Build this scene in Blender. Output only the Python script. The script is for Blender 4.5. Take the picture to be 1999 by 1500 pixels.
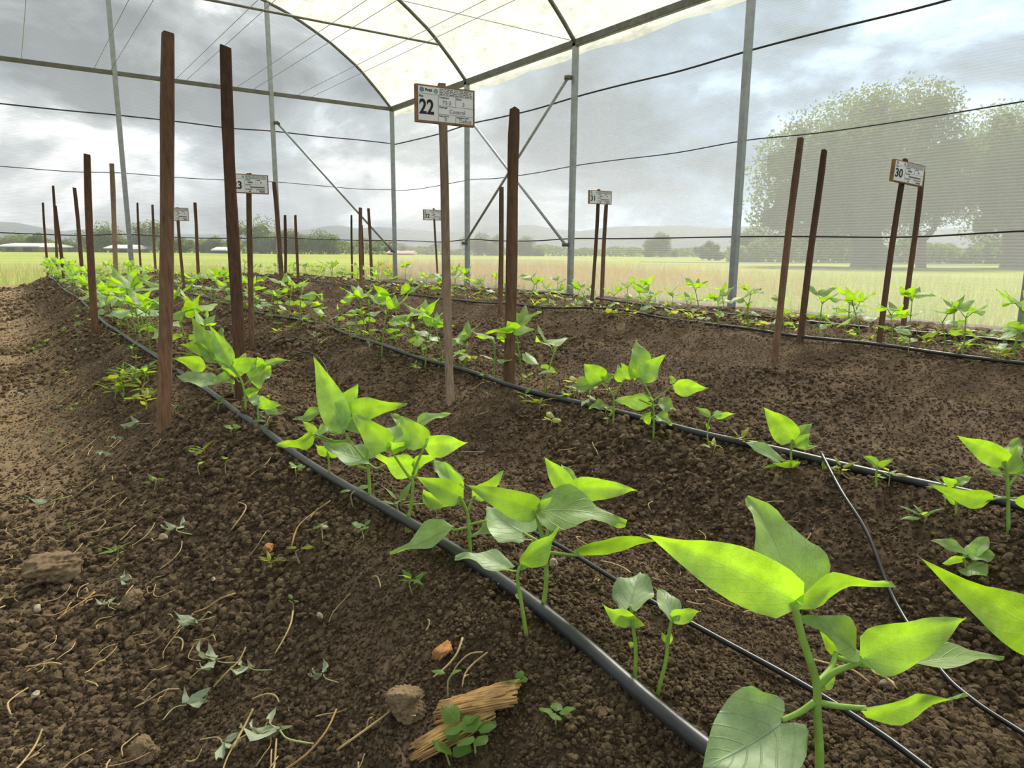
import bpy, bmesh, math, random
import numpy as np
from mathutils import Vector, Matrix

for o in list(bpy.data.objects):
    bpy.data.objects.remove(o, do_unlink=True)
scene = bpy.context.scene
COL = scene.collection
random.seed(7)
RNG = np.random.RandomState(11)

# ------------------------------------------------------------------ camera
F, CX, CY, HC = 1386.0, 999.5, 750.0, 0.52
def _cd(x, y): return np.array([x - CX, -(y - CY), -F])
def _n(v):
    v = np.asarray(v, float); return v / (np.linalg.norm(v) + 1e-12)
_A = _n(_cd(16, 482)); _B = _cd(3020, 508); _B = _n(_B - _B.dot(_A) * _A); _U = np.cross(_B, _A)
RM = np.array([_B, _A, _U])          # camera axes -> world (x across the rows, y along them, z up)
CAM = np.array([0, 0, HC])
VIEW = RM @ np.array([0, 0, -1.0])
cam_data = bpy.data.cameras.new('camera'); cam = bpy.data.objects.new('camera', cam_data); COL.objects.link(cam)
cam_data.sensor_width = 36.0; cam_data.lens = 36.0 * F / 1999.0
cam_data.clip_start = 0.02; cam_data.clip_end = 5000
m4 = Matrix.Identity(4)
for i in range(3):
    for j in range(3): m4[i][j] = RM[i][j]
m4[2][3] = HC
cam.matrix_world = m4
scene.camera = cam

# ------------------------------------------------------------------ sky, sun, exposure
def N(nt, typ, **kw):
    n = nt.nodes.new(typ)
    for k, v in kw.items():
        if k in n.inputs.keys(): n.inputs[k].default_value = v
        else: setattr(n, k, v)
    return n
world = bpy.data.worlds.new('sky'); scene.world = world; world.use_nodes = True
nt = world.node_tree; nt.nodes.clear()
tc = N(nt, 'ShaderNodeTexCoord')
mp = N(nt, 'ShaderNodeMapping'); mp.inputs['Scale'].default_value = (1.0, 1.0, 2.1); mp.inputs['Location'].default_value = (0.35, 0.1, 0.5)
n1 = N(nt, 'ShaderNodeTexNoise', Scale=4.2, Detail=10.0, Roughness=0.58, Distortion=0.3)
n2 = N(nt, 'ShaderNodeTexNoise', Scale=1.15, Detail=3.0, Roughness=0.5)
r1 = N(nt, 'ShaderNodeValToRGB')
e = r1.color_ramp.elements
e[0].position = 0.38; e[0].color = (0.22, 0.25, 0.29, 1)
e[1].position = 0.66; e[1].color = (1.6, 1.62, 1.64, 1)
k = e.new(0.52); k.color = (0.56, 0.61, 0.66, 1)
r2 = N(nt, 'ShaderNodeValToRGB')
e = r2.color_ramp.elements
e[0].position = 0.40; e[0].color = (0.66, 0.88, 1.14, 1); e[1].position = 0.62; e[1].color = (1, 1, 1, 1)
mx = N(nt, 'ShaderNodeMixRGB', blend_type='MULTIPLY', Fac=1.0)
bg = N(nt, 'ShaderNodeBackground', Strength=.84); wo = N(nt, 'ShaderNodeOutputWorld')
L = nt.links.new
L(tc.outputs['Generated'], mp.inputs['Vector']); L(mp.outputs['Vector'], n1.inputs['Vector']); L(mp.outputs['Vector'], n2.inputs['Vector'])
L(n1.outputs['Fac'], r1.inputs['Fac']); L(n2.outputs['Fac'], r2.inputs['Fac'])
L(r1.outputs['Color'], mx.inputs['Color1']); L(r2.outputs['Color'], mx.inputs['Color2'])
L(mx.outputs['Color'], bg.inputs['Color']); L(bg.outputs['Background'], wo.inputs['Surface'])
sd = bpy.data.lights.new('sun', 'SUN'); sd.energy = 7.6; sd.angle = math.radians(16); sd.color = (1.0, 0.94, 0.82)
sun = bpy.data.objects.new('sun', sd); COL.objects.link(sun)
sun.rotation_euler = Vector((-0.78, -0.54, -0.85)).to_track_quat('-Z', 'Y').to_euler()
vs = scene.view_settings
vs.view_transform = 'Standard'; vs.look = 'None'; vs.gamma = 1.0; vs.use_curve_mapping = False; vs.exposure = 0.38
scene.cycles.transparent_max_bounces = 24
scene.cycles.max_bounces = 8

# ------------------------------------------------------------------ helpers
def ray(x, y): return _n(RM @ _cd(x, y))
def at_depth(x, y, D): return CAM + (RM @ _cd(x, y)) * (D / F)
def onz(x, y, z): d = ray(x, y); return CAM + d * ((z - HC) / d[2])
def ony(x, y, Y): d = ray(x, y); return CAM + d * (Y / d[1])
def onx(x, y, X): d = ray(x, y); return CAM + d * (X / d[0])
def depth(p): return float(np.dot(np.asarray(p) - CAM, VIEW))

_px = np.array([-9, -.15, -.02, .08, .16, .24, .31, .37, .46, .58, .70, .80, .92, 1.01, 1.12, 1.30, 1.45, 1.57, 1.66, 1.84, 2.0, 2.16, 2.40, 2.56, 2.70, 2.88, 3.05, 3.20, 3.34, 3.7, 4.0, 30])
_pz = np.array([0, 0, .006, .028, .062, .108, .152, .176, .168, .122, .078, .082, .142, .176, .178, .148, .178, .222, .196, .082, .036, .040, .128, .176, .176, .142, .154, .176, .158, .04, .0, .0])
_tx = np.linspace(-9, 30, 7801); _tz = np.interp(_tx, _px, _pz)
_kr = np.hanning(19); _kr /= _kr.sum(); _tz = np.convolve(np.pad(_tz, 9, 'edge'), _kr, 'valid')
def vnoise(x, y, seed=0):
    xi = np.floor(x).astype(np.int64); yi = np.floor(y).astype(np.int64)
    fx = x - xi; fy = y - yi; fx = fx * fx * (3 - 2 * fx); fy = fy * fy * (3 - 2 * fy)
    def h(a, b):
        v = np.sin(a * 127.1 + b * 311.7 + seed * 74.7) * 43758.5453
        return v - np.floor(v)
    return (h(xi, yi) * (1 - fx) + h(xi + 1, yi) * fx) * (1 - fy) + (h(xi, yi + 1) * (1 - fx) + h(xi + 1, yi + 1) * fx) * fy
def fbm(x, y, seed=0, o=4):
    a = np.zeros_like(x); am = .5; f = 1.0
    for i in range(o):
        a += am * (vnoise(x * f, y * f, seed + i) - .5); am *= .5; f *= 2.03
    return a
def surf(X, Y):
    X = np.asarray(X, float); Y = np.asarray(Y, float)
    wob = 0.035 * np.sin(Y * 1.7 + 1.0) * np.clip((X - 1.25) / .4, 0, 1)
    fall = np.clip((11.3 - Y) / .9, 0, 1); fall = fall * fall * (3 - 2 * fall)
    z = np.interp(X + wob, _tx, _tz) * (0.25 + .75 * fall)
    return z + fbm(X * 3.0, Y * 3.0, 3, 3) * .028
def worley(x, y, seed):
    xi = np.floor(x).astype(np.int64); yi = np.floor(y).astype(np.int64)
    best = np.full(x.shape, 9.0); hid = np.zeros(x.shape)
    for a in (-1, 0, 1):
        for b in (-1, 0, 1):
            cx_, cy_ = xi + a, yi + b
            h1 = np.sin(cx_ * 127.1 + cy_ * 311.7 + seed) * 43758.5453; h1 -= np.floor(h1)
            h2 = np.sin(cx_ * 269.5 + cy_ * 183.3 + seed) * 43758.5453; h2 -= np.floor(h2)
            d = (cx_ + h1 - x) ** 2 + (cy_ + h2 - y) ** 2
            m = d < best; best = np.where(m, d, best); hid = np.where(m, h1 * .5 + h2 * .5, hid)
    return np.sqrt(best), hid
def clods(X, Y):
    rough = np.clip(.55 + 2.2 * fbm(X * 2.3, Y * 2.3, 21, 2), .12, 1.0)
    z = np.zeros_like(X)
    for s, am, sd_ in ((.075, .016, 1.3), (.034, .011, 5.1), (.016, .006, 9.7)):
        wx = X / s + fbm(X / s * 1.1, Y / s * 1.1, 31, 2) * 1.1; wy = Y / s
        d, h = worley(wx, wy, sd_)
        z += am * np.sqrt(np.clip(1 - (d / .72) ** 2, 0, 1)) * (0.2 + 1.1 * h * h)
    return z * rough + fbm(X * 40, Y * 40, 41, 3) * .006
def ground(X, Y): return surf(X, Y) + .012
def gz(p): return float(ground(np.array([p[0]]), np.array([p[1]]))[0])
def hit(x, y):
    d = ray(x, y); t = np.geomspace(.25, 40, 3000)
    P = CAM[None] + t[:, None] * d[None]
    below = P[:, 2] < ground(P[:, 0], P[:, 1])
    i = int(np.argmax(below)) if below.any() else len(t) - 1
    return P[i]

def mesh_obj(name, verts, faces, mat, parent=None, smooth=True, uv=None):
    me = bpy.data.meshes.new(name)
    me.from_pydata([tuple(map(float, v)) for v in verts], [], [tuple(f) for f in faces])
    if smooth: me.polygons.foreach_set('use_smooth', [True] * len(me.polygons))
    if uv is not None:
        ul = me.uv_layers.new(name='UVMap')
        idx = np.zeros(len(me.loops), dtype=np.int32); me.loops.foreach_get('vertex_index', idx)
        ul.data.foreach_set('uv', np.asarray(uv, dtype=np.float32)[idx].ravel())
    me.materials.append(mat); me.update()
    o = bpy.data.objects.new(name, me); COL.objects.link(o)
    if parent is not None: o.parent = parent; o.matrix_parent_inverse = parent.matrix_world.inverted()
    return o
def np_mesh(name, V, Fa, mat, parent=None, smooth=True):
    """V (n,3), Fa (m,k) with k constant"""
    V = np.asarray(V, np.float32); Fa = np.asarray(Fa, np.int32); k = Fa.shape[1]
    me = bpy.data.meshes.new(name)
    me.vertices.add(len(V)); me.vertices.foreach_set('co', V.ravel())
    me.loops.add(Fa.size); me.loops.foreach_set('vertex_index', Fa.ravel())
    me.polygons.add(len(Fa)); me.polygons.foreach_set('loop_start', np.arange(0, Fa.size, k, dtype=np.int32))
    me.polygons.foreach_set('loop_total', np.full(len(Fa), k, np.int32))
    me.polygons.foreach_set('use_smooth', np.full(len(Fa), smooth, bool))
    me.materials.append(mat); me.update(calc_edges=True); me.validate()
    o = bpy.data.objects.new(name, me); COL.objects.link(o)
    if parent is not None: o.parent = parent; o.matrix_parent_inverse = parent.matrix_world.inverted()
    return o
def tag(o, label=None, cat=None, group=None, kind=None):
    if label: o['label'] = label
    if cat: o['category'] = cat
    if group: o['group'] = group
    if kind: o['kind'] = kind
    return o
def empty(name, loc=(0, 0, 0), **kw):
    o = bpy.data.objects.new(name, None); COL.objects.link(o); o.location = tuple(map(float, loc)); o.empty_display_size = .02
    o.matrix_world = Matrix.Translation(Vector(tuple(map(float, loc))))
    return tag(o, **kw)
def smooth_path(pts, n=6):
    P = np.asarray(pts, float)
    if len(P) < 3: return P
    out = []
    for i in range(len(P) - 1):
        p0 = P[max(i - 1, 0)]; p1 = P[i]; p2 = P[i + 1]; p3 = P[min(i + 2, len(P) - 1)]
        for t in np.linspace(0, 1, n, endpoint=False):
            out.append(.5 * ((2 * p1) + (-p0 + p2) * t + (2 * p0 - 5 * p1 + 4 * p2 - p3) * t * t + (-p0 + 3 * p1 - 3 * p2 + p3) * t ** 3))
    out.append(P[-1]); return np.array(out)
def tube_data(pts, rad, sides=6, cap=True):
    P = np.asarray(pts, float); n = len(P)
    R = np.full(n, rad) if np.isscalar(rad) else np.interp(np.linspace(0, 1, n), np.linspace(0, 1, len(rad)), rad)
    T = np.gradient(P, axis=0); T /= (np.linalg.norm(T, axis=1)[:, None] + 1e-12)
    up = np.array([0, 0, 1.0]) if abs(T[0][2]) < .9 else np.array([1.0, 0, 0])
    u = _n(np.cross(T[0], up)); V = []; ang = np.arange(sides) * 2 * math.pi / sides
    for i in range(n):
        u = _n(u - np.dot(u, T[i]) * T[i]); w = np.cross(T[i], u)
        for a in ang: V.append(P[i] + R[i] * (math.cos(a) * u + math.sin(a) * w))
    Fc = []
    for i in range(n - 1):
        for j in range(sides):
            a = i * sides + j; b = i * sides + (j + 1) % sides
            Fc.append((a, b, b + sides, a + sides))
    if cap:
        Fc.append(tuple(range(sides - 1, -1, -1))); Fc.append(tuple((n - 1) * sides + j for j in range(sides)))
    return V, Fc
class MB:
    def __init__(s): s.v = []; s.f = []; s.uv = []
    def add(s, V, Fc, uv=None):
        o = len(s.v); s.v += list(V); s.f += [tuple(i + o for i in f) for f in Fc]
        s.uv += list(uv) if uv is not None else [(0, 0)] * len(V)
    def tube(s, pts, rad, sides=6): s.add(*tube_data(pts, rad, sides))
    def box(s, c, ax, ay, az):      # centre and three half-axis vectors
        c, ax, ay, az = [np.asarray(q, float) for q in (c, ax, ay, az)]
        V = [c + i * ax + j * ay + k_ * az for k_ in (-1, 1) for j in (-1, 1) for i in (-1, 1)]
        s.add(V, [(0, 2, 3, 1), (4, 5, 7, 6), (0, 1, 5, 4), (2, 6, 7, 3), (0, 4, 6, 2), (1, 3, 7, 5)])
    def build(s, name, mat, parent=None, smooth=True, uv=False):
        return mesh_obj(name, s.v, s.f, mat, parent, smooth, s.uv if uv else None)
def bar(name, a, b, w, h, mat, parent, bev=.004):
    """rectangular section bar with bevelled edges from a to b"""
    a = np.asarray(a, float); b = np.asarray(b, float); d = _n(b - a)
    up = np.array([0, 0, 1.0]) if abs(d[2]) < .9 else np.array([0, 1.0, 0])
    s = _n(np.cross(d, up)); t = np.cross(s, d)
    sec = []
    for sx, sy in ((1, 1), (-1, 1), (-1, -1), (1, -1)):
        q = [(sx * (w / 2 - bev), sy * h / 2), (sx * w / 2, sy * (h / 2 - bev))]
        sec += q if sx * sy < 0 else q[::-1]
    V = [p + s * x + t * y for p in (a, b) for x, y in sec]
    n = len(sec); Fc = [(i, (i + 1) % n, n + (i + 1) % n, n + i) for i in range(n)] + [tuple(range(n - 1, -1, -1)), tuple(range(n, 2 * n))]
    return mesh_obj(name, V, Fc, mat, parent, False)

# ------------------------------------------------------------------ materials
MATS = {}
def mat(name):
    m = bpy.data.materials.new(name); m.use_nodes = True; m.node_tree.nodes.clear(); MATS[name] = m
    nt = m.node_tree; out = N(nt, 'ShaderNodeOutputMaterial'); return m, nt, out
def simple(name, col, rough=.7, var=.25, scale=30, bump=0.0, bscale=80, metal=0.0, spec=.3, obj=True, stretch=None):
    m, nt, out = mat(name); L = nt.links.new
    b = N(nt, 'ShaderNodeBsdfPrincipled'); b.inputs['Roughness'].default_value = rough; b.inputs['Metallic'].default_value = metal
    b.inputs['Specular IOR Level'].default_value = spec
    tc = N(nt, 'ShaderNodeTexCoord'); mp = N(nt, 'ShaderNodeMapping')
    if stretch: mp.inputs['Scale'].default_value = stretch
    L(tc.outputs['Object'], mp.inputs['Vector'])
    n = N(nt, 'ShaderNodeTexNoise', Scale=scale, Detail=5.0, Roughness=.6); L(mp.outputs['Vector'], n.inputs['Vector'])
    r = N(nt, 'ShaderNodeValToRGB'); e = r.color_ramp.elements
    e[0].position = .3; e[1].position = .7
    e[0].color = tuple(c * (1 - var) for c in col) + (1,); e[1].color = tuple(min(1, c * (1 + var)) for c in col) + (1,)
    L(n.outputs['Fac'], r.inputs['Fac']); L(r.outputs['Color'], b.inputs['Base Color'])
    if bump:
        n2 = N(nt, 'ShaderNodeTexNoise', Scale=bscale, Detail=4.0); L(mp.outputs['Vector'], n2.inputs['Vector'])
        bp = N(nt, 'ShaderNodeBump', Strength=bump, Distance=.002); L(n2.outputs['Fac'], bp.inputs['Height']); L(bp.outputs['Normal'], b.inputs['Normal'])
    L(b.outputs['BSDF'], out.inputs['Surface']); return m

def soil_material(name, dark, mid, light, path):
    m, nt, out = mat(name); L = nt.links.new
    b = N(nt, 'ShaderNodeBsdfPrincipled', Roughness=.95); b.inputs['Specular IOR Level'].default_value = .12
    tc = N(nt, 'ShaderNodeTexCoord')
    a = N(nt, 'ShaderNodeTexNoise', Scale=95.0, Detail=6.0, Roughness=.65); L(tc.outputs['Object'], a.inputs['Vector'])
    c = N(nt, 'ShaderNodeTexNoise', Scale=5.0, Detail=5.0, Roughness=.6); L(tc.outputs['Object'], c.inputs['Vector'])
    s = N(nt, 'ShaderNodeMath', operation='MULTIPLY_ADD'); s.inputs[1].default_value = .55
    s2 = N(nt, 'ShaderNodeMath', operation='MULTIPLY'); s2.inputs[1].default_value = .45
    L(c.outputs['Fac'], s2.inputs[0]); L(a.outputs['Fac'], s.inputs[0]); L(s2.outputs[0], s.inputs[2])
    r = N(nt, 'ShaderNodeValToRGB'); e = r.color_ramp.elements
    e[0].position = .39; e[0].color = dark + (1,); e[1].position = .63; e[1].color = light + (1,)
    k = e.new(.5); k.color = mid + (1,)
    L(s.outputs[0], r.inputs['Fac'])
    # the trodden, dry soil of the path is paler than the tilled beds
    sep = N(nt, 'ShaderNodeSeparateXYZ'); L(tc.outputs['Object'], sep.inputs[0])
    ad = N(nt, 'ShaderNodeMath', operation='MULTIPLY_ADD'); ad.inputs[1].default_value = .25
    L(c.outputs['Fac'], ad.inputs[0]); L(sep.outputs['X'], ad.inputs[2])
    mr = N(nt, 'ShaderNodeMapRange'); mr.inputs['From Min'].default_value = .33; mr.inputs['From Max'].default_value = .10
    mr.inputs['To Min'].default_value = 0; mr.inputs['To Max'].default_value = path; L(ad.outputs[0], mr.inputs['Value'])
    mx = N(nt, 'ShaderNodeMixRGB', blend_type='MIX'); mx.inputs['Color2'].default_value = (.33, .235, .14, 1)
    L(mr.outputs['Result'], mx.inputs['Fac']); L(r.outputs['Color'], mx.inputs['Color1']); L(mx.outputs['Color'], b.inputs['Base Color'])
    n2 = N(nt, 'ShaderNodeTexNoise', Scale=260.0, Detail=5.0, Roughness=.7); L(tc.outputs['Object'], n2.inputs['Vector'])
    bp = N(nt, 'ShaderNodeBump', Strength=.8, Distance=.004); L(n2.outputs['Fac'], bp.inputs['Height']); L(bp.outputs['Normal'], b.inputs['Normal'])
    L(b.outputs['BSDF'], out.inputs['Surface']); return m
M_SOIL = soil_material('tilled_soil', (.043, .028, .018), (.104, .069, .043), (.22, .154, .098), .85)
M_CLOD = soil_material('soil_crumbs', (.050, .032, .020), (.122, .081, .051), (.26, .183, .118), .85)

def leaf_material(name, refl, trans, vein, tw=.52, rough=.45):
    m, nt, out = mat(name); L = nt.links.new
    uv = N(nt, 'ShaderNodeUVMap'); sep = N(nt, 'ShaderNodeSeparateXYZ'); L(uv.outputs['UV'], sep.inputs[0])
    ab = N(nt, 'ShaderNodeMath', operation='ABSOLUTE'); L(sep.outputs['X'], ab.inputs[0])
    # midrib
    mid = N(nt, 'ShaderNodeMapRange'); mid.inputs['From Min'].default_value = .05; mid.inputs['From Max'].default_value = .015
    mid.inputs['To Min'].default_value = 0; mid.inputs['To Max'].default_value = 1; L(ab.outputs[0], mid.inputs['Value'])
    # side veins
    t = N(nt, 'ShaderNodeMath', operation='MULTIPLY_ADD'); t.inputs[1].default_value = -.38; L(ab.outputs[0], t.inputs[0]); L(sep.outputs['Y'], t.inputs[2])
    f = N(nt, 'ShaderNodeMath', operation='MULTIPLY'); f.inputs[1].default_value = 6.0; L(t.outputs[0], f.inputs[0])
    fr = N(nt, 'ShaderNodeMath', operation='FRACT'); L(f.outputs[0], fr.inputs[0])
    sb = N(nt, 'ShaderNodeMath', operation='SUBTRACT'); sb.inputs[1].default_value = .5; L(fr.outputs[0], sb.inputs[0])
    a2 = N(nt, 'ShaderNodeMath', operation='ABSOLUTE'); L(sb.outputs[0], a2.inputs[0])
    sv = N(nt, 'ShaderNodeMapRange'); sv.inputs['From Min'].default_value = .09; sv.inputs['From Max'].default_value = .02
    sv.inputs['To Min'].default_value = 0; sv.inputs['To Max'].default_value = .38; L(a2.outputs[0], sv.inputs['Value'])
    mxv = N(nt, 'ShaderNodeMath', operation='MAXIMUM'); L(mid.outputs['Result'], mxv.inputs[0]); L(sv.outputs['Result'], mxv.inputs[1])
    tc = N(nt, 'ShaderNodeTexCoord')
    no = N(nt, 'ShaderNodeTexNoise', Scale=60.0, Detail=3.0); L(tc.outputs['Object'], no.inputs['Vector'])
    oi = N(nt, 'ShaderNodeObjectInfo')
    hs = N(nt, 'ShaderNodeMapRange'); hs.inputs['To Min'].default_value = .78; hs.inputs['To Max'].default_value = 1.22; L(oi.outputs['Random'], hs.inputs['Value'])
    vo = N(nt, 'ShaderNodeTexVoronoi', feature='DISTANCE_TO_EDGE', Scale=20.0); vm = N(nt, 'ShaderNodeMapping'); vm.inputs['Scale'].default_value = (.7, 1.3, 1); L(uv.outputs['UV'], vm.inputs['Vector']); L(vm.outputs['Vector'], vo.inputs['Vector'])
    vr = N(nt, 'ShaderNodeMapRange'); vr.inputs['From Min'].default_value = 0.0; vr.inputs['From Max'].default_value = .14; vr.inputs['To Min'].default_value = .90; vr.inputs['To Max'].default_value = 1.03; L(vo.outputs['Distance'], vr.inputs['Value'])
    nr = N(nt, 'ShaderNodeMapRange'); nr.inputs['From Min'].default_value = .3; nr.inputs['From Max'].default_value = .7; nr.inputs['To Min'].default_value = .74; nr.inputs['To Max'].default_value = 1.14; L(no.outputs['Fac'], nr.inputs['Value'])
    v1 = N(nt, 'ShaderNodeMath', operation='MULTIPLY'); L(vr.outputs['Result'], v1.inputs[0]); L(nr.outputs['Result'], v1.inputs[1])
    vv = N(nt, 'ShaderNodeMath', operation='MULTIPLY'); L(v1.outputs[0], vv.inputs[0]); L(hs.outputs['Result'], vv.inputs[1])
    def col(c, vf):
        mm = N(nt, 'ShaderNodeMixRGB', blend_type='MIX'); mm.inputs['Color1'].default_value = c + (1,); mm.inputs['Color2'].default_value = vein + (1,)
        q = N(nt, 'ShaderNodeMath', operation='MULTIPLY'); q.inputs[1].default_value = vf; L(mxv.outputs[0], q.inputs[0]); L(q.outputs[0], mm.inputs['Fac'])
        h = N(nt, 'ShaderNodeHueSaturation'); L(mm.outputs['Color'], h.inputs['Color']); L(vv.outputs[0], h.inputs['Value'])
        return h.outputs['Color']
    d = N(nt, 'ShaderNodeBsdfPrincipled', Roughness=rough); d.inputs['Specular IOR Level'].default_value = .35; L(col(refl, .6), d.inputs['Base Color'])
    tr = N(nt, 'ShaderNodeBsdfTranslucent'); L(col(trans, .35), tr.inputs['Color'])
    bp = N(nt, 'ShaderNodeBump', Strength=.55, Distance=.002); bp.invert = True; L(mxv.outputs[0], bp.inputs['Height']); L(bp.outputs['Normal'], d.inputs['Normal'])
    mx = N(nt, 'ShaderNodeMixShader', Fac=tw); L(d.outputs['BSDF'], mx.inputs[1]); L(tr.outputs['BSDF'], mx.inputs[2])
    L(mx.outputs['Shader'], out.inputs['Surface']); return m
M_LEAF = leaf_material('bean_leaf', (.38, .54, .21), (.52, .90, .004), (.52, .72, .24), tw=.50)
M_OLD = leaf_material('bean_primary_leaf', (.46, .62, .33), (.46, .78, .02), (.52, .66, .42), tw=.40)
M_WEED = leaf_material('weed_leaf', (.16, .32, .07), (.55, .85, .05), (.45, .6, .2), tw=.5)
M_YOUNG = leaf_material('yellow_weed_leaf', (.34, .42, .04), (.85, .90, .04), (.6, .65, .2), tw=.5)
M_WILT = leaf_material('wilted_leaf', (.44, .50, .34), (.40, .50, .24), (.5, .55, .42), tw=.3, rough=.7)
M_STEM = simple('green_stem', (.26, .42, .07), .5, .25, 60)
M_STEMT = simple('pale_stem', (.42, .44, .18), .6, .25, 60)
M_STRAW = simple('dry_straw', (.50, .36, .17), .8, .35, 40)
M_FIBRE = simple('dry_palm_fibre', (.48, .29, .12), .85, .4, 60)
M_PIPE = simple('black_polythene_pipe', (.036, .037, .040), .40, .5, 25, .25, 60, spec=.5)
M_TUBE = simple('black_microtube', (.012, .013, .015), .35, .3, 30, spec=.5)
M_STEEL = simple('galvanised_steel', (.30, .32, .34), .5, .18, 14, .1, 60, metal=.35)
M_DARKSTEEL = simple('weathered_steel', (.13, .13, .12), .55, .25, 10, metal=.3)
M_CABLE = simple('dark_cable', (.03, .03, .035), .6, .2, 10)
M_WIRE = simple('galvanised_wire', (.22, .22, .22), .5, .2, 10, metal=.3)
M_PAPER = simple('laminated_paper', (.78, .77, .80), .35, .05, 12)
M_INK = simple('black_ink', (.015, .015, .02), .5, .1, 10)
M_GREYINK = simple('grey_ink', (.16, .16, .18), .5, .1, 10)
M_BLUE = simple('blue_emblem_ink', (.10, .26, .42), .5, .15, 60)
M_TEAL = simple('green_emblem_ink', (.16, .42, .34), .5, .15, 60)
M_STONE = simple('orange_brown_stone', (.42, .20, .07), .85, .4, 50, .6, 90)
M_PALE = simple('pale_stone', (.46, .38, .28), .85, .35, 50, .6, 90)
M_TWINE = simple('white_twine', (.75, .72, .66), .8, .1, 40)

def wood_material(name, a, b_):
    m, nt, out = mat(name); L = nt.links.new
    b = N(nt, 'ShaderNodeBsdfPrincipled', Roughness=.8); b.inputs['Specular IOR Level'].default_value = .2
    tc = N(nt, 'ShaderNodeTexCoord'); mp = N(nt, 'ShaderNodeMapping'); mp.inputs['Scale'].default_value = (1, 1, .05); L(tc.outputs['Object'], mp.inputs['Vector'])
    n = N(nt, 'ShaderNodeTexNoise', Scale=170.0, Detail=6.0, Roughness=.65); L(mp.outputs['Vector'], n.inputs['Vector'])
    n3 = N(nt, 'ShaderNodeTexNoise', Scale=7.0, Detail=3.0); L(tc.outputs['Object'], n3.inputs['Vector'])
    ad = N(nt, 'ShaderNodeMath', operation='MULTIPLY_ADD'); ad.inputs[1].default_value = .6; 
    s2 = N(nt, 'ShaderNodeMath', operation='MULTIPLY'); s2.inputs[1].default_value = .4; L(n3.outputs['Fac'], s2.inputs[0])
    L(n.outputs['Fac'], ad.inputs[0]); L(s2.outputs[0], ad.inputs[2])
    r = N(nt, 'ShaderNodeValToRGB'); e = r.color_ramp.elements; e[0].position = .36; e[1].position = .64; e[0].color = a + (1,); e[1].color = b_ + (1,)
    L(ad.outputs[0], r.inputs['Fac'])
    # the end driven into the ground is bleached, the upper part still stained dark
    sz = N(nt, 'ShaderNodeSeparateXYZ'); L(tc.outputs['Object'], sz.inputs[0]); wz = N(nt, 'ShaderNodeMath', operation='MULTIPLY_ADD'); wz.inputs[1].default_value = .5; L(n3.outputs['Fac'], wz.inputs[0]); L(sz.outputs['Z'], wz.inputs[2])
    bz = N(nt, 'ShaderNodeMapRange'); bz.inputs['From Min'].default_value = .35; bz.inputs['From Max'].default_value = .95; bz.inputs['To Min'].default_value = 1.45; bz.inputs['To Max'].default_value = .62; L(wz.outputs[0], bz.inputs['Value'])
    oi = N(nt, 'ShaderNodeObjectInfo'); mr = N(nt, 'ShaderNodeMapRange'); mr.inputs['To Min'].default_value = .75; mr.inputs['To Max'].default_value = 1.25; L(oi.outputs['Random'], mr.inputs['Value'])
    mz = N(nt, 'ShaderNodeMath', operation='MULTIPLY'); L(mr.outputs['Result'], mz.inputs[0]); L(bz.outputs['Result'], mz.inputs[1])
    h = N(nt, 'ShaderNodeHueSaturation'); L(r.outputs['Color'], h.inputs['Color']); L(mz.outputs[0], h.inputs['Value']); L(h.outputs['Color'], b.inputs['Base Color'])
    bp = N(nt, 'ShaderNodeBump', Strength=.5, Distance=.002); L(n.outputs['Fac'], bp.inputs['Height']); L(bp.outputs['Normal'], b.inputs['Normal'])
    L(b.outputs['BSDF'], out.inputs['Surface']); return m
M_WOOD = wood_material('reddish_brown_wood', (.075, .042, .026), (.22, .125, .075))
M_GREYWOOD = wood_material('weathered_grey_wood', (.20, .135, .09), (.42, .31, .22))
M_DARKWOOD = wood_material('dark_brown_wood', (.055, .030, .020), (.15, .078, .046))
M_BOARD = simple('sign_board_wood', (.27, .15, .075), .8, .3, 60)

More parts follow.
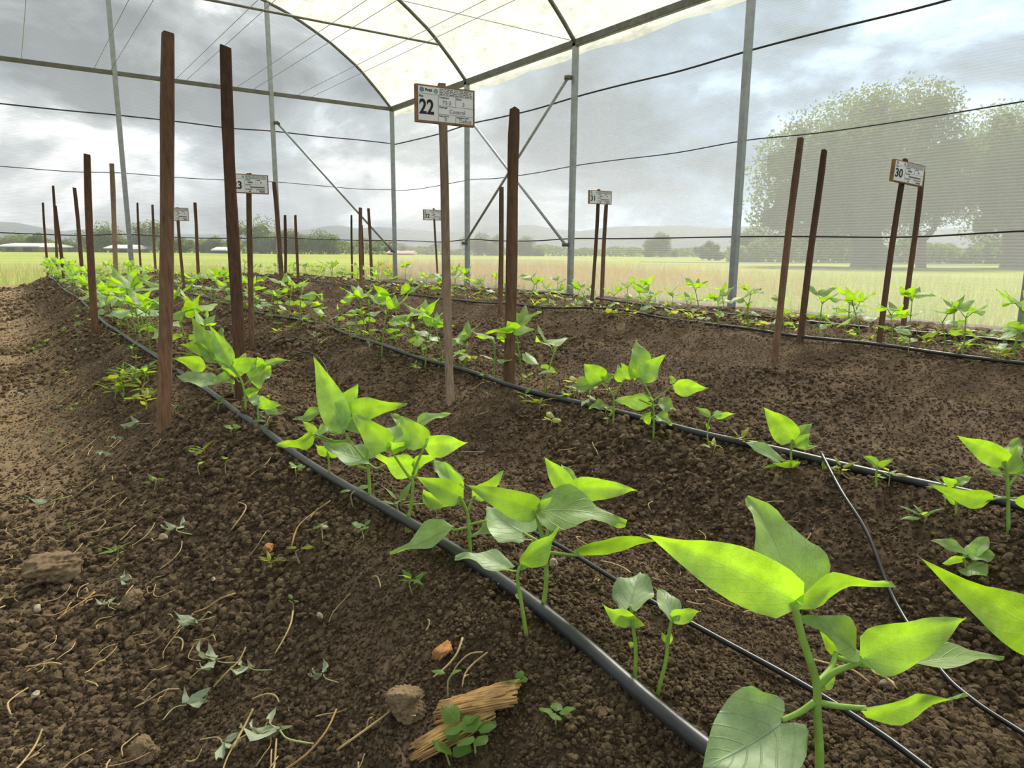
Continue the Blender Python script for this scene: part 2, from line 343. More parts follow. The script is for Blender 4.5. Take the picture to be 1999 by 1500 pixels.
def sheet_material(name, diff, trans, cover, rib=None, spots=0.0):
    m, nt, out = mat(name); L = nt.links.new
    d = N(nt, 'ShaderNodeBsdfDiffuse'); t = N(nt, 'ShaderNodeBsdfTranslucent'); tp = N(nt, 'ShaderNodeBsdfTransparent')
    tc = N(nt, 'ShaderNodeTexCoord')
    d.inputs['Color'].default_value = diff + (1,)
    if spots:
        n = N(nt, 'ShaderNodeTexNoise', Scale=9.0, Detail=6.0, Roughness=.75)
        mp = N(nt, 'ShaderNodeMapping'); mp.inputs['Scale'].default_value = (1, .35, 1); L(tc.outputs['Object'], mp.inputs['Vector']); L(mp.outputs['Vector'], n.inputs['Vector'])
        r = N(nt, 'ShaderNodeValToRGB'); e = r.color_ramp.elements; e[0].position = .33; e[1].position = .52
        e[0].color = tuple(c * (1 - spots) for c in trans) + (1,); e[1].color = trans + (1,)
        L(n.outputs['Fac'], r.inputs['Fac']); L(r.outputs['Color'], t.inputs['Color'])
    else: t.inputs['Color'].default_value = trans + (1,)
    m1 = N(nt, 'ShaderNodeMixShader', Fac=.55); L(d.outputs[0], m1.inputs[1]); L(t.outputs[0], m1.inputs[2])
    m2 = N(nt, 'ShaderNodeMixShader', Fac=cover)
    if rib:
        # knitted threads: cover varies from row to row and in soft folds
        w = N(nt, 'ShaderNodeTexWave', wave_type='BANDS', bands_direction='Z', Scale=rib, Distortion=.6, Detail=1.0); L(tc.outputs['Object'], w.inputs['Vector'])
        mp2 = N(nt, 'ShaderNodeMapping'); mp2.inputs['Scale'].default_value = (6, 6, .35); L(tc.outputs['Object'], mp2.inputs['Vector'])
        n2 = N(nt, 'ShaderNodeTexNoise', Scale=1.6, Detail=5.0, Roughness=.65); L(mp2.outputs['Vector'], n2.inputs['Vector'])
        q = N(nt, 'ShaderNodeMath', operation='MULTIPLY_ADD'); q.inputs[1].default_value = .10; q.inputs[2].default_value = cover - .11; L(w.outputs['Fac'], q.inputs[0])
        q2 = N(nt, 'ShaderNodeMath', operation='MULTIPLY_ADD'); q2.inputs[1].default_value = .07; L(n2.outputs['Fac'], q2.inputs[0]); L(q.outputs[0], q2.inputs[2])
        L(q2.outputs[0], m2.inputs['Fac'])
    L(tp.outputs[0], m2.inputs[1]); L(m1.outputs[0], m2.inputs[2]); L(m2.outputs[0], out.inputs['Surface']); return m
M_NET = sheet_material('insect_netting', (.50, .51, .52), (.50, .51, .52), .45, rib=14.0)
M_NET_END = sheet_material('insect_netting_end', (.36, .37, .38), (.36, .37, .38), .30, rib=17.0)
M_ROOF = sheet_material('milky_roof_film', (.80, .78, .66), (.86, .84, .70), .62, spots=.45)

def field_material():
    m, nt, out = mat('field_grass'); L = nt.links.new
    b = N(nt, 'ShaderNodeBsdfPrincipled', Roughness=.95); b.inputs['Specular IOR Level'].default_value = .05
    tc = N(nt, 'ShaderNodeTexCoord'); mp = N(nt, 'ShaderNodeMapping'); L(tc.outputs['Object'], mp.inputs['Vector'])
    n = N(nt, 'ShaderNodeTexNoise', Scale=.09, Detail=8.0, Roughness=.65); L(mp.outputs['Vector'], n.inputs['Vector'])
    n2 = N(nt, 'ShaderNodeTexNoise', Scale=3.0, Detail=6.0, Roughness=.7); L(mp.outputs['Vector'], n2.inputs['Vector'])
    s = N(nt, 'ShaderNodeMath', operation='MULTIPLY_ADD'); s.inputs[1].default_value = .4; s2 = N(nt, 'ShaderNodeMath', operation='MULTIPLY'); s2.inputs[1].default_value = .6
    L(n.outputs['Fac'], s2.inputs[0]); L(n2.outputs['Fac'], s.inputs[0]); L(s2.outputs[0], s.inputs[2])
    r = N(nt, 'ShaderNodeValToRGB'); e = r.color_ramp.elements
    e[0].position = .38; e[0].color = (.17, .26, .03, 1); e[1].position = .62; e[1].color = (.41, .37, .10, 1); k = e.new(.5); k.color = (.28, .33, .05, 1)
    L(s.outputs[0], r.inputs['Fac']); L(r.outputs['Color'], b.inputs['Base Color']); L(b.outputs['BSDF'], out.inputs['Surface']); return m
M_FIELD = field_material()
def blade_material(name, a, t):
    m, nt, out = mat(name); L = nt.links.new
    d = N(nt, 'ShaderNodeBsdfDiffuse'); d.inputs['Color'].default_value = a + (1,); tr = N(nt, 'ShaderNodeBsdfTranslucent'); tr.inputs['Color'].default_value = t + (1,)
    tc = N(nt, 'ShaderNodeTexCoord'); n = N(nt, 'ShaderNodeTexNoise', Scale=1.3, Detail=3.0); L(tc.outputs['Object'], n.inputs['Vector'])
    h = N(nt, 'ShaderNodeHueSaturation'); mr = N(nt, 'ShaderNodeMapRange'); mr.inputs['From Min'].default_value = .3; mr.inputs['From Max'].default_value = .7; mr.inputs['To Min'].default_value = .45; mr.inputs['To Max'].default_value = 1.5
    L(n.outputs['Fac'], mr.inputs['Value']); L(mr.outputs['Result'], h.inputs['Value']); h.inputs['Color'].default_value = a + (1,); L(h.outputs['Color'], d.inputs['Color'])
    mx = N(nt, 'ShaderNodeMixShader', Fac=.4); L(d.outputs[0], mx.inputs[1]); L(tr.outputs[0], mx.inputs[2]); L(mx.outputs[0], out.inputs['Surface']); return m
M_GREENBLADE = blade_material('green_grass_blade', (.30, .36, .05), (.48, .54, .06))
M_DRYBLADE = blade_material('dry_grass_blade', (.43, .36, .13), (.52, .42, .14))
M_TANBLADE = blade_material('tan_seed_grass', (.48, .34, .09), (.54, .38, .08))
M_TREELEAF = blade_material('tree_leaf', (.10, .14, .04), (.20, .28, .05))
M_PALETREE = blade_material('pale_tree_leaf', (.13, .17, .05), (.22, .29, .06))
M_BARK = simple('tree_bark', (.13, .10, .075), .9, .3, 4)
M_HILL = simple('forested_hill', (.045, .065, .065), .95, .3, .02)
M_STRIP = simple('grey_strip', (.12, .125, .12), .9, .2, .5)
M_WHITEROOF = simple('white_roof_sheet', (.75, .75, .74), .6, .08, .5)
M_HOUSEWALL = simple('pinkish_wall', (.42, .30, .25), .8, .15, .5)
M_REDROOF = simple('faded_red_roof', (.55, .27, .21), .8, .15, .5)
M_HOUSEGREY = simple('grey_wall', (.25, .25, .25), .8, .15, .5)

# ------------------------------------------------------------------ the tilled ground
def graded(lo, dense_lo, dense_hi, hi, step, g):
    a = list(np.arange(dense_lo, dense_hi, step)); s = step
    x = a[-1]
    while x < hi: s *= g; x += s; a.append(min(x, hi))
    s = step; x = a[0]; b = []
    while x > lo: s *= g * 1.06; x -= s; b.append(max(x, lo))
    return np.array(b[::-1] + a)
gx = graded(-3.1, -.15, 2.0, 5.9, .0062, 1.016)
gy = graded(-3.5, .1, 2.3, 11.75, .0062, 1.0125)
GX, GY = np.meshgrid(gx, gy, indexing='ij')
GZ = surf(GX, GY) + clods(GX, GY)
nx_, ny_ = GX.shape
V = np.stack([GX.ravel(), GY.ravel(), GZ.ravel()], 1)
I = np.arange(nx_ * ny_).reshape(nx_, ny_)
Fq = np.stack([I[:-1, :-1].ravel(), I[1:, :-1].ravel(), I[1:, 1:].ravel(), I[:-1, 1:].ravel()], 1)
soil = np_mesh('floor', V, Fq, M_SOIL)
tag(soil, 'dark brown tilled soil raised into planting ridges under the plastic roof', kind='structure')
print('soil quads', len(Fq))

def ico(sub):
    bm = bmesh.new(); bmesh.ops.create_icosphere(bm, subdivisions=sub, radius=1.0); bm.verts.ensure_lookup_table()
    v = np.array([q.co[:] for q in bm.verts]); f = np.array([[q.index for q in p.verts] for p in bm.faces]); bm.free(); return v, f
def crumbs(n, rmin, rmax, seed):
    """one object: points with a size and a turn each, lumps set on them by geometry nodes (nobody could count these)"""
    r_ = np.random.RandomState(seed); h0 = math.atan2(VIEW[0], VIEW[1])
    th = h0 + (r_.rand(n) - .5) * math.radians(98); rr = rmin * (rmax / rmin) ** r_.rand(n)
    X = np.sin(th) * rr; Y = np.cos(th) * rr
    k = (X < 5.4) & (Y < 11.3); X, Y, rr = X[k], Y[k], rr[k]; n = len(X)
    dens = np.clip(.52 + 2.7 * fbm(X * 2.1, Y * 2.1, 77, 3) + .6 * fbm(X * 11, Y * 11, 78, 2), .10, 1.0)
    s = (.0011 + .0064 * dens * r_.rand(n) ** 3.4) * (.74 + .30 * rr)
    Z = surf(X, Y) + clods(X, Y) + s * .30
    me = bpy.data.meshes.new('soil_crumbs'); me.vertices.add(n); me.vertices.foreach_set('co', np.stack([X, Y, Z], 1).astype(np.float32).ravel())
    a = me.attributes.new('lump_size', 'FLOAT_VECTOR', 'POINT'); a.data.foreach_set('vector', (s[:, None] * (.75 + .55 * r_.rand(n, 3))).astype(np.float32).ravel())
    a = me.attributes.new('lump_turn', 'FLOAT_VECTOR', 'POINT'); a.data.foreach_set('vector', (r_.rand(n, 3) * 6.28).astype(np.float32).ravel())
    a = me.attributes.new('lump_kind', 'INT', 'POINT'); a.data.foreach_set('value', r_.randint(0, 6, n).astype(np.int32))
    o = bpy.data.objects.new('soil_crumbs', me); COL.objects.link(o)
    g = bpy.data.node_groups.new('soil_crumb_scatter', 'GeometryNodeTree')
    g.interface.new_socket('Geometry', in_out='INPUT', socket_type='NodeSocketGeometry'); g.interface.new_socket('Geometry', in_out='OUTPUT', socket_type='NodeSocketGeometry')
    nd = g.nodes.new; lk = g.links.new; gi = nd('NodeGroupInput'); go = nd('NodeGroupOutput'); jn = nd('GeometryNodeJoinGeometry')
    for q in range(6):
        ic = nd('GeometryNodeMeshIcoSphere'); ic.inputs['Radius'].default_value = 1.0; ic.inputs['Subdivisions'].default_value = 3
        sp = nd('GeometryNodeSetPosition'); nz = nd('ShaderNodeTexNoise'); nz.noise_dimensions = '4D'; nz.inputs['W'].default_value = q * 7.3; nz.inputs['Scale'].default_value = 1.25; nz.inputs['Detail'].default_value = 3.0
        vm = nd('ShaderNodeVectorMath'); vm.operation = 'SUBTRACT'; vm.inputs[1].default_value = (.5, .5, .5); v2 = nd('ShaderNodeVectorMath'); v2.operation = 'SCALE'; v2.inputs['Scale'].default_value = 1.5
        lk(nz.outputs['Color'], vm.inputs[0]); lk(vm.outputs[0], v2.inputs[0]); lk(ic.outputs['Mesh'], sp.inputs['Geometry']); lk(v2.outputs[0], sp.inputs['Offset'])
        sm = nd('GeometryNodeSetMaterial'); sm.inputs['Material'].default_value = M_CLOD; lk(sp.outputs[0], sm.inputs['Geometry'])
        gt = nd('GeometryNodeGeometryToInstance'); lk(sm.outputs[0], gt.inputs[0]); lk(gt.outputs[0], jn.inputs[0])
    ip = nd('GeometryNodeInstanceOnPoints'); ip.inputs['Pick Instance'].default_value = True
    def at_(nm, t):
        z = nd('GeometryNodeInputNamedAttribute'); z.data_type = t; z.inputs['Name'].default_value = nm; return z.outputs['Attribute']
    er = nd('FunctionNodeEulerToRotation'); lk(at_('lump_turn', 'FLOAT_VECTOR'), er.inputs[0]); lk(er.outputs[0], ip.inputs['Rotation'])
    lk(at_('lump_size', 'FLOAT_VECTOR'), ip.inputs['Scale']); lk(at_('lump_kind', 'INT'), ip.inputs['Instance Index'])
    m2p = nd('GeometryNodeMeshToPoints'); lk(gi.outputs[0], m2p.inputs[0]); lk(m2p.outputs[0], ip.inputs['Points']); lk(jn.outputs[0], ip.inputs['Instance']); lk(ip.outputs[0], go.inputs[0])
    md = o.modifiers.new('scatter', 'NODES'); md.node_group = g; me.materials.append(M_CLOD)
    return tag(o, 'small crumbly soil clods scattered over all the beds', 'soil', kind='stuff')
crumbs(250000, .40, 11.0, 5)
# ------------------------------------------------------------------ the shade house
XW, YW, XL, YB, ZE = 5.57, 11.6, -2.71, -5.05, 2.87
XM = (XW + XL) / 2
wall_r = empty('wall_right', (XW, 4, 0), kind='structure', label='netted side wall of the shade house on grey steel posts')
wall_f = empty('wall_far', (XM, YW, 0), kind='structure', label='netted end wall of the shade house under its arched gable')
wall_l = empty('wall_left', (XL, 4, 0), kind='structure', label='netted side wall of the shade house beyond the path')
roof = empty('ceiling', (XM, 4, ZE), kind='structure', label='milky plastic film roof stretched over arched steel hoops')
_hx = np.array([0, .23, .58, 1.0, 1.41, 1.72, 2.07, 2.6, 3.2, 3.7, 4.14]); _hz = np.array([0, .245, .578, .863, 1.075, 1.21, 1.32, 1.45, 1.55, 1.60, 1.615])
def arch(n=29):
    s = np.linspace(0, 4.14, n) ; s = 4.14 * (np.linspace(0, 1, n) ** 1.35)
    z = np.interp(s, _hx, _hz)
    right = [(XW - a, ZE + b) for a, b in zip(s, z)]
    left = [(XL + a, ZE + b) for a, b in zip(s, z)][::-1]
    return np.array(right + left[1:])
AR = arch()
def posts(parent, pts):
    for x, y, top in pts:
        bar('post', (x, y, -.25), (x, y, top), .060, .060, M_STEEL, parent)
post_y = [YW, 9.15, 6.75, 4.35, 1.95, -.45, -2.85, YB]
posts(wall_r, [(XW, y, ZE) for y in post_y]); posts(wall_l, [(XL, y, ZE) for y in post_y])
def arch_z(x): return float(np.interp(abs(x - XM), np.abs(AR[:29, 0] - XM)[::-1], AR[:29, 1][::-1]))
posts(wall_f, [(x, YW, arch_z(x) - .02) for x in (3.545, 1.43, -.64)])
# beams
for a, b in zip(post_y[:-1], post_y[1:]):
    bar('eave_beam', (XW, a, ZE), (XW, b, ZE), .06, .075, M_DARKSTEEL, wall_r)
    bar('eave_beam', (XL, a, ZE), (XL, b, ZE), .06, .075, M_DARKSTEEL, wall_l)
bar('tie_beam', (XL, YW, ZE), (XW, YW, ZE), .05, .055, M_DARKSTEEL, wall_f)
# braces with end clamps
def brace(parent, a, b, r=.017):
    a = np.array(a); b = np.array(b)
    m = MB(); m.tube([a, b], r, 10); o = m.build('brace', M_STEEL, parent)
    for p in (a, b):
        c = MB(); q = p.copy(); c.tube([q - [0, 0, .02], q + [0, 0, .02]], .045, 12); c.build('clamp', M_DARKSTEEL, o)
brace(wall_r, (XW - .045, 9.10, 2.42), (XW - .045, 6.80, .60)); brace(wall_r, (XW - .062, 6.80, 2.50), (XW - .062, 9.12, .63))
brace(wall_f, (3.60, YW - .05, 2.44), (XW - .06, YW - .05, .50))
# cables along the netting
def cable(parent, pts, r=.008):
    m = MB(); m.tube(smooth_path(pts, 5), r, 6); m.build('cable', M_CABLE, parent)
rr = random.Random(3)
for z, r_ in ((2.31, .0095), (1.53, .0055), (.68, .0075)):
    pts = []
    for a, b in zip(post_y[:-1], post_y[1:]):
        for t in (0, .3, .65): pts.append((XW + .05, a + (b - a) * t, z - .022 * math.sin(math.pi * t) + rr.uniform(-.010, .010)))
    cable(wall_r, pts, r_)
    xs = [XW, 3.545, 1.43, -.64, XL]; pts = []
    for a, b in zip(xs[:-1], xs[1:]):
        for t in (0, .3, .65): pts.append((a + (b - a) * t, YW + .05, z + .02 - .015 * math.sin(math.pi * t) + rr.uniform(-.012, .012)))
    pts.append((XL, YW + .05, z)); cable(wall_f, pts, r_)
# netting sheets (gently rippled)
def sheet(name, P0, U, W, nu, nv, nrm, amp, mat_, parent, seed):
    P0, U, W, nrm = [np.asarray(q, float) for q in (P0, U, W, nrm)]
    u, v = np.meshgrid(np.linspace(0, 1, nu), np.linspace(0, 1, nv), indexing='ij')
    r = fbm(u * np.linalg.norm(U) * 1.6, v * np.linalg.norm(W) * .5, seed, 3) * amp
    P = P0 + u[..., None] * U + v[..., None] * W + r[..., None] * nrm
    I = np.arange(nu * nv).reshape(nu, nv)
    Fq = np.stack([I[:-1, :-1].ravel(), I[1:, :-1].ravel(), I[1:, 1:].ravel(), I[:-1, 1:].ravel()], 1)
    return np_mesh(name, P.reshape(-1, 3), Fq, mat_, parent)
sheet('netting', (XW + .09, YW + .09, -.12), (0, YB - YW - .1, 0), (0, 0, ZE + .1), 120, 24, (1, 0, 0), .05, M_NET, wall_r, 5)
sheet('netting', (XL - .09, YW + .09, -.12), (0, YB - YW - .1, 0), (0, 0, ZE + .1), 80, 12, (-1, 0, 0), .05, M_NET, wall_l, 6)
# end wall netting follows the arch
nu = 70; xs = np.linspace(XL - .08, XW + .08, nu); V = []; Fq = []
nz = 14
for i, x in enumerate(xs):
    top = arch_z(min(max(x, XL), XW)) - .01
    for j in range(nz): V.append((x, YW + .09 + .02 * math.sin(i * .9 + j), -.12 + (top + .12) * j / (nz - 1)))
for i in range(nu - 1):
    for j in range(nz - 1): a = i * nz + j; Fq.append((a, a + nz, a + nz + 1, a + 1))
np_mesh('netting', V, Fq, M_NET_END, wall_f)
# hoops
for y in post_y:
    m = MB(); m.tube([(x, y, z) for x, z in AR], .024, 8); m.build('hoop', M_DARKSTEEL, roof)
for y in post_y[1:-1]:
    zt = ZE + .43; a = XW - .40
    m = MB(); m.tube([(a, y, zt), (XL + .40, y, zt)], .016, 8)
    if y in (9.15, 4.35, -.45): m.build('tie_bar', M_DARKSTEEL, roof)
m = MB(); m.tube([(XW, 6.75, ZE + .02), (XM, 6.75, ZE + .05), (XL, 6.75, ZE + .02)], .0035, 5); m.build('cross_wire', M_WIRE, roof)
# roof film
ys = np.linspace(YB - .2, YW + .05, 48); V = []; Fq = []
ARo = AR.copy(); c = np.array([XM, ZE - 1]); d = ARo - c; ARo = c + d * (1 + .03 / np.linalg.norm(d, axis=1))[:, None]
ext = np.vstack([[ARo[0][0] + .012, ARo[0][1] - .13], ARo, [ARo[-1][0] - .012, ARo[-1][1] - .13]])
for i, y in enumerate(ys):
    for x, z in ext: V.append((x, y, z - .012 * abs(math.sin((y - YW) * math.pi / 2.4)) + (.02 * math.sin(y * 5.1) if z < ZE - .08 else 0)))
n = len(ext)
for i in range(len(ys) - 1):
    for j in range(n - 1): a = i * n + j; Fq.append((a, a + 1, a + n + 1, a + n))
np_mesh('roof_film', V, Fq, M_ROOF, roof)
# crop wires run the length of the house from the end tie beam
for x in (.376, 1.19, 1.385, 2.204, 2.34, 3.047, 3.285, 3.96, 4.185):
    m = MB(); m.tube([(x, YW - .03, 2.90), (x + .01, 3.3, 2.86), (x, YB, 2.90)], .0032, 5)
    m.build('crop_wire', M_WIRE, roof)

# ------------------------------------------------------------------ the field and what stands in it
ZF = -.10
def quad_plane(name, x0, x1, y0, y1, z, mat_, n=2):
    return mesh_obj(name, [(x0, y0, z), (x1, y0, z), (x1, y1, z), (x0, y1, z)], [(0, 1, 2, 3)], mat_, None, False)
fld = quad_plane('field', -900, 900, -500, 1200, ZF, M_FIELD); tag(fld, 'flat open field of green and straw coloured grass', kind='structure')
def fpx(x, D, z=ZF):
    """field point seen at column x, at view depth D"""
    lo, hi = 400., 900.
    p = at_depth(x, 500, D); p[2] = z; return p
# flat dark grey strip across the field in front of the big trees
a = fpx(1250, 47); b = fpx(2250, 43); dd = _n(np.cross(_n(b - a), [0, 0, 1])) * 1.6
mesh_obj('strip', [a - dd + [0, 0, .02], b - dd + [0, 0, .02], b + dd + [0, 0, .02], a + dd + [0, 0, .02]], [(0, 1, 2, 3)], M_STRIP, None, False)['kind'] = 'structure'
# hills
ridge = [(-500, 446), (-200, 440), (0, 434), (40, 436), (90, 446), (130, 452), (180, 447), (260, 450), (330, 456), (430, 458), (560, 452), (600, 449), (640, 442), (665, 441), (700, 447), (740, 443),
         (800, 447), (850, 453), (900, 452), (940, 446), (975, 440), (1005, 441), (1040, 439), (1075, 446), (1130, 452), (1190, 444), (1240, 441), (1270, 442), (1330, 440), (1400, 446), (1500, 440), (1650, 436), (1800, 448), (2000, 440), (2300, 446), (2600, 450)]
rx = np.arange(-500, 2601, 8.); ry = np.interp(rx, *zip(*ridge)) + (vnoise(rx / 30, rx * 0, 5) - .5) * 2.0
V = []; rows = 9
for i, (x, y) in enumerate(zip(rx, ry)):
    top = at_depth(x, y, 900.)
    for j in range(rows):
        t = j / (rows - 1); D = 560 + 340 * t; p = at_depth(x, y, D)
        hgt = (top[2]) * (t ** .8) * (1 + .10 * (vnoise(np.array([x / 50 + 9]), np.array([j * .7]), 8)[0] - .5) * (1 - t) * 4)
        q = at_depth(x, 500, D); V.append((q[0], q[1], hgt * 1.0 + ZF * (1 - t)))
    back = at_depth(x, 500, 1150.); V.append((back[0], back[1], ZF))
rows += 1; Fq = []
for i in range(len(rx) - 1):
    for j in range(rows - 1): a = i * rows + j; Fq.append((a, a + rows, a + rows + 1, a + 1))
hl = np_mesh('hills', V, Fq, M_HILL); tag(hl, 'low wooded hills along the horizon', kind='structure')
# grass beside the netting
def blades(name, n, region, hmin, hmax, w, mat_, seed, label):
    r_ = np.random.RandomState(seed); P = region(r_, n); n = len(P)
    h = hmin + (hmax - hmin) * r_.rand(n) ** 1.6; az = r_.rand(n) * 6.28; ln = (r_.rand(n, 2) - .5) * .7 * h[:, None]
    wx = np.cos(az) * w; wy = np.sin(az) * w
    B = np.c_[P, np.full(n, ZF)]
    o = np.c_[wx, wy, np.zeros(n)]
    M_ = B + np.c_[ln * .35, h * .6]; T = B + np.c_[ln, h]
    V = np.stack([B - o, B + o, M_ + o * .7, M_ - o * .7, T], 1).reshape(-1, 3); k = np.arange(n)[:, None] * 5
    Fc = np.vstack([k + [0, 1, 2], k + [0, 2, 3], k + [3, 2, 4]])
    return tag(np_mesh(name, V, Fc, mat_), label, 'grass', kind='stuff')
def band(dmin, dmax, p=2.0):
    def f(r_, n):
        a = r_.rand(n) < .55; d = dmin + (dmax - dmin) * r_.rand(n) ** p
        X = np.where(a, XW + .16 + d, -4 + (XW + 4) * r_.rand(n)); Y = np.where(a, -1 + (YW + 1 + 6) * r_.rand(n), YW + .16 + d)
        return np.c_[X, Y]
    return f
def patch(r_, n):
    X = XW + .2 + 4.5 * r_.rand(n) ** 1.3; Y = 5.2 + 8.3 * np.sqrt(r_.rand(n)); return np.c_[X, Y]
blades('grass', 26000, band(0, 9), .10, .34, .004, M_GREENBLADE, 1, 'green grass blades growing outside the netting')
blades('dry_grass', 12000, band(0, 14, 1.3), .12, .36, .004, M_DRYBLADE, 2, 'straw coloured grass blades scattered through the field')
blades('tall_dry_grass', 16000, patch, .20, .52, .005, M_TANBLADE, 3, 'tall tan grass seed stalks close behind the corner post')

# trees ---------------------------------------------------------------
def tree(name, label, blobs, trunks, D, nleaf, size, seed, mleaf, group):
    """blobs: (px, py, radius px, depth offset m); trunks: list of (list of px points, radii px)"""
    r_ = np.random.RandomState(seed)
    base = at_depth(trunks[0][0][0][0], trunks[0][0][0][1], D); base[2] = ZF
    t = empty(name, base, label=label, cat='tree', group=group)
    C = np.array([at_depth(b[0], b[1], D + b[3]) for b in blobs]); R = np.array([b[2] * D / F for b in blobs])
    pr = R ** 2 / (R ** 2).sum(); k = r_.choice(len(R), nleaf, p=pr)
    d = r_.normal(size=(nleaf, 3)); d /= np.linalg.norm(d, axis=1)[:, None]
    rad = R[k] * (.50 + .60 * r_.rand(nleaf) ** .7)
    lump = 1 + .22 * np.sin(d[:, 0] * 7 + k) * np.sin(d[:, 1] * 6 + 2 * k) * np.sin(d[:, 2] * 7)
    P = C[k] + d * (rad * lump)[:, None]
    a = r_.normal(size=(nleaf, 3)); a /= np.linalg.norm(a, axis=1)[:, None]; b = np.cross(a, r_.normal(size=(nleaf, 3))); b /= np.linalg.norm(b, axis=1)[:, None]
    s = size * (.6 + .8 * r_.rand(nleaf))[:, None]
    V = np.stack([P - a * s, P - b * s * .5, P + a * s, P + b * s * .5], 1).reshape(-1, 3)
    iv, jf = ico(3); cv = []; cf = []
    for q in range(len(R)):
        w = 1 + .16 * np.sin(iv[:, 0] * 5 + q) * np.sin(iv[:, 1] * 6 + q) + .10 * np.sin(iv[:, 2] * 11 + 3 * q) * np.sin(iv[:, 0] * 9)
        cf.append(jf + q * len(iv)); cv.append(C[q] + iv * (R[q] * .45 * w)[:, None])
    np_mesh('inner_crown', np.vstack(cv), np.vstack(cf), mleaf, t)
    np_mesh('crown', V, np.arange(nleaf * 4).reshape(-1, 4), mleaf, t, False)
    for pts, rad_ in trunks:
        m = MB(); pp = [at_depth(x, y, D) for x, y in pts]; pp[0][2] = min(pp[0][2], ZF) if pts is trunks[0][0] else pp[0][2]
        m.tube(smooth_path(pp, 4), [q * D / F for q in rad_], 9); m.build('trunk' if pts is trunks[0][0] else 'branch', M_BARK, t)
    return t
tree('mango_tree', 'broad dark tree with thick trunk, the largest beyond the netting',
     [(1560, 390, 92, 0), (1528, 320, 62, .5), (1620, 300, 95, -.5), (1700, 270, 92, 0), (1780, 245, 84, .3), (1825, 212, 52, 0), (1690, 380, 115, -1), (1790, 340, 105, 0), (1610, 425, 70, .6), (1510, 425, 46, 0), (1705, 215, 45, 0), (1560, 265, 30, 0), (1860, 300, 60, 0), (1700, 300, 110, 2), (1600, 380, 100, 2), (1780, 390, 70, 1.5)],
     [([(1695, 526), (1696, 495), (1690, 450), (1700, 380), (1705, 300)], [36, 28, 27, 18, 6]), ([(1690, 465), (1640, 430), (1590, 380)], [14, 10, 4]), ([(1698, 455), (1745, 415), (1790, 330)], [14, 10, 4])],
     34., 46000, .085, 4, M_TREELEAF, 'trees beyond the track')
tree('small_tree', 'slender forked tree with light showing under its crown',
     [(1800, 395, 45, 0), (1840, 400, 42, .5), (1770, 405, 30, 0), (1870, 370, 50, 0)],
     [([(1797, 524), (1799, 490), (1800, 468)], [10, 8, 8]), ([(1800, 470), (1785, 450), (1775, 415)], [6, 5, 3]), ([(1800, 470), (1822, 448), (1835, 410)], [6, 5, 3]), ([(1778, 522), (1779, 480), (1777, 440)], [4, 3, 2])],
     35., 5000, .075, 5, M_TREELEAF, 'trees beyond the track')
tree('spreading_tree', 'olive green tree cut off by the frame behind the nearest steel post',
     [(1925, 300, 85, 0), (1990, 290, 85, 0), (1960, 390, 85, 0), (2060, 320, 120, 0), (2080, 430, 100, 0), (1900, 370, 60, .5), (1960, 240, 40, 0), (1920, 440, 40, 1), (1990, 450, 50, 1), (2150, 300, 110, 0), (1980, 340, 110, 2)],
     [([(1975, 528), (1977, 495), (1975, 450), (1985, 380)], [24, 18, 16, 8]), ([(1975, 460), (1930, 420), (1915, 370)], [8, 6, 3])],
     35., 26000, .075, 6, M_PALETREE, 'trees beyond the track')
far = [(205, 466, 60, 34, 'rounded pale green tree behind the weathered stake', M_PALETREE), (300, 456, 48, 26, 'dark tree rising behind the plain front stake', M_TREELEAF), (510, 462, 64, 40, 'pale tree behind the sign numbered 23', M_PALETREE),
       (565, 470, 40, 22, 'low tree beside the steel post under the diagonal brace', M_PALETREE), (625, 478, 44, 28, 'bushy tree in front of the hump of the far hill', M_TREELEAF), (30, 482, 36, 26, 'yellowish bush at the edge beside the white roofed shed', M_PALETREE),
       (75, 470, 26, 14, 'small tree just behind the white roofed shed', M_TREELEAF), (420, 482, 46, 20, 'low bushes between the two tall front stakes', M_PALETREE), (130, 484, 26, 16, 'small bush between the shed and the rounded tree', M_TREELEAF), (350, 482, 40, 18, 'low bush behind the far unreadable sign', M_PALETREE),
       (940, 478, 40, 22, 'wide thin tree seen through the crossed braces', M_TREELEAF), (1030, 482, 30, 20, 'round tree beside the tall stake in front of the braces', M_TREELEAF), (1290, 474, 36, 20, 'round tree on the open field between two steel posts', M_TREELEAF), (1385, 486, 34, 14, 'low bush beside the steel post near the big tree', M_TREELEAF), (1470, 474, 46, 30, 'pale bushes spreading under the edge of the big crown', M_PALETREE), (760, 488, 40, 9, 'low hedge beyond the red roof', M_TREELEAF)]
for i, (x, y, rw, rh, lab, ml) in enumerate(far):
    D = 95. if x < 1350 else 60.
    gy_ = 482 + .00866 * (x - 16) + .62 * F / D
    r_ = random.Random(i); bl = [(x + r_.uniform(-1, 1) * rw * .75, r_.uniform(y - rh * .3, gy_ - rh * .25), rh * r_.uniform(.4, .62), r_.uniform(-1, 1)) for _ in range(11)] + [(x, y - rh * .2, rh * .8, 0)]
    tree('distant_tree', lab, bl, [([(x, gy_ + 3), (x + 1, y), (x, y - rh * .4)], [max(2.2, rh * .10), 2.0, 1.0])], D, 4200, .13 if D > 80 else .10, 50 + i, ml, 'trees across the field')
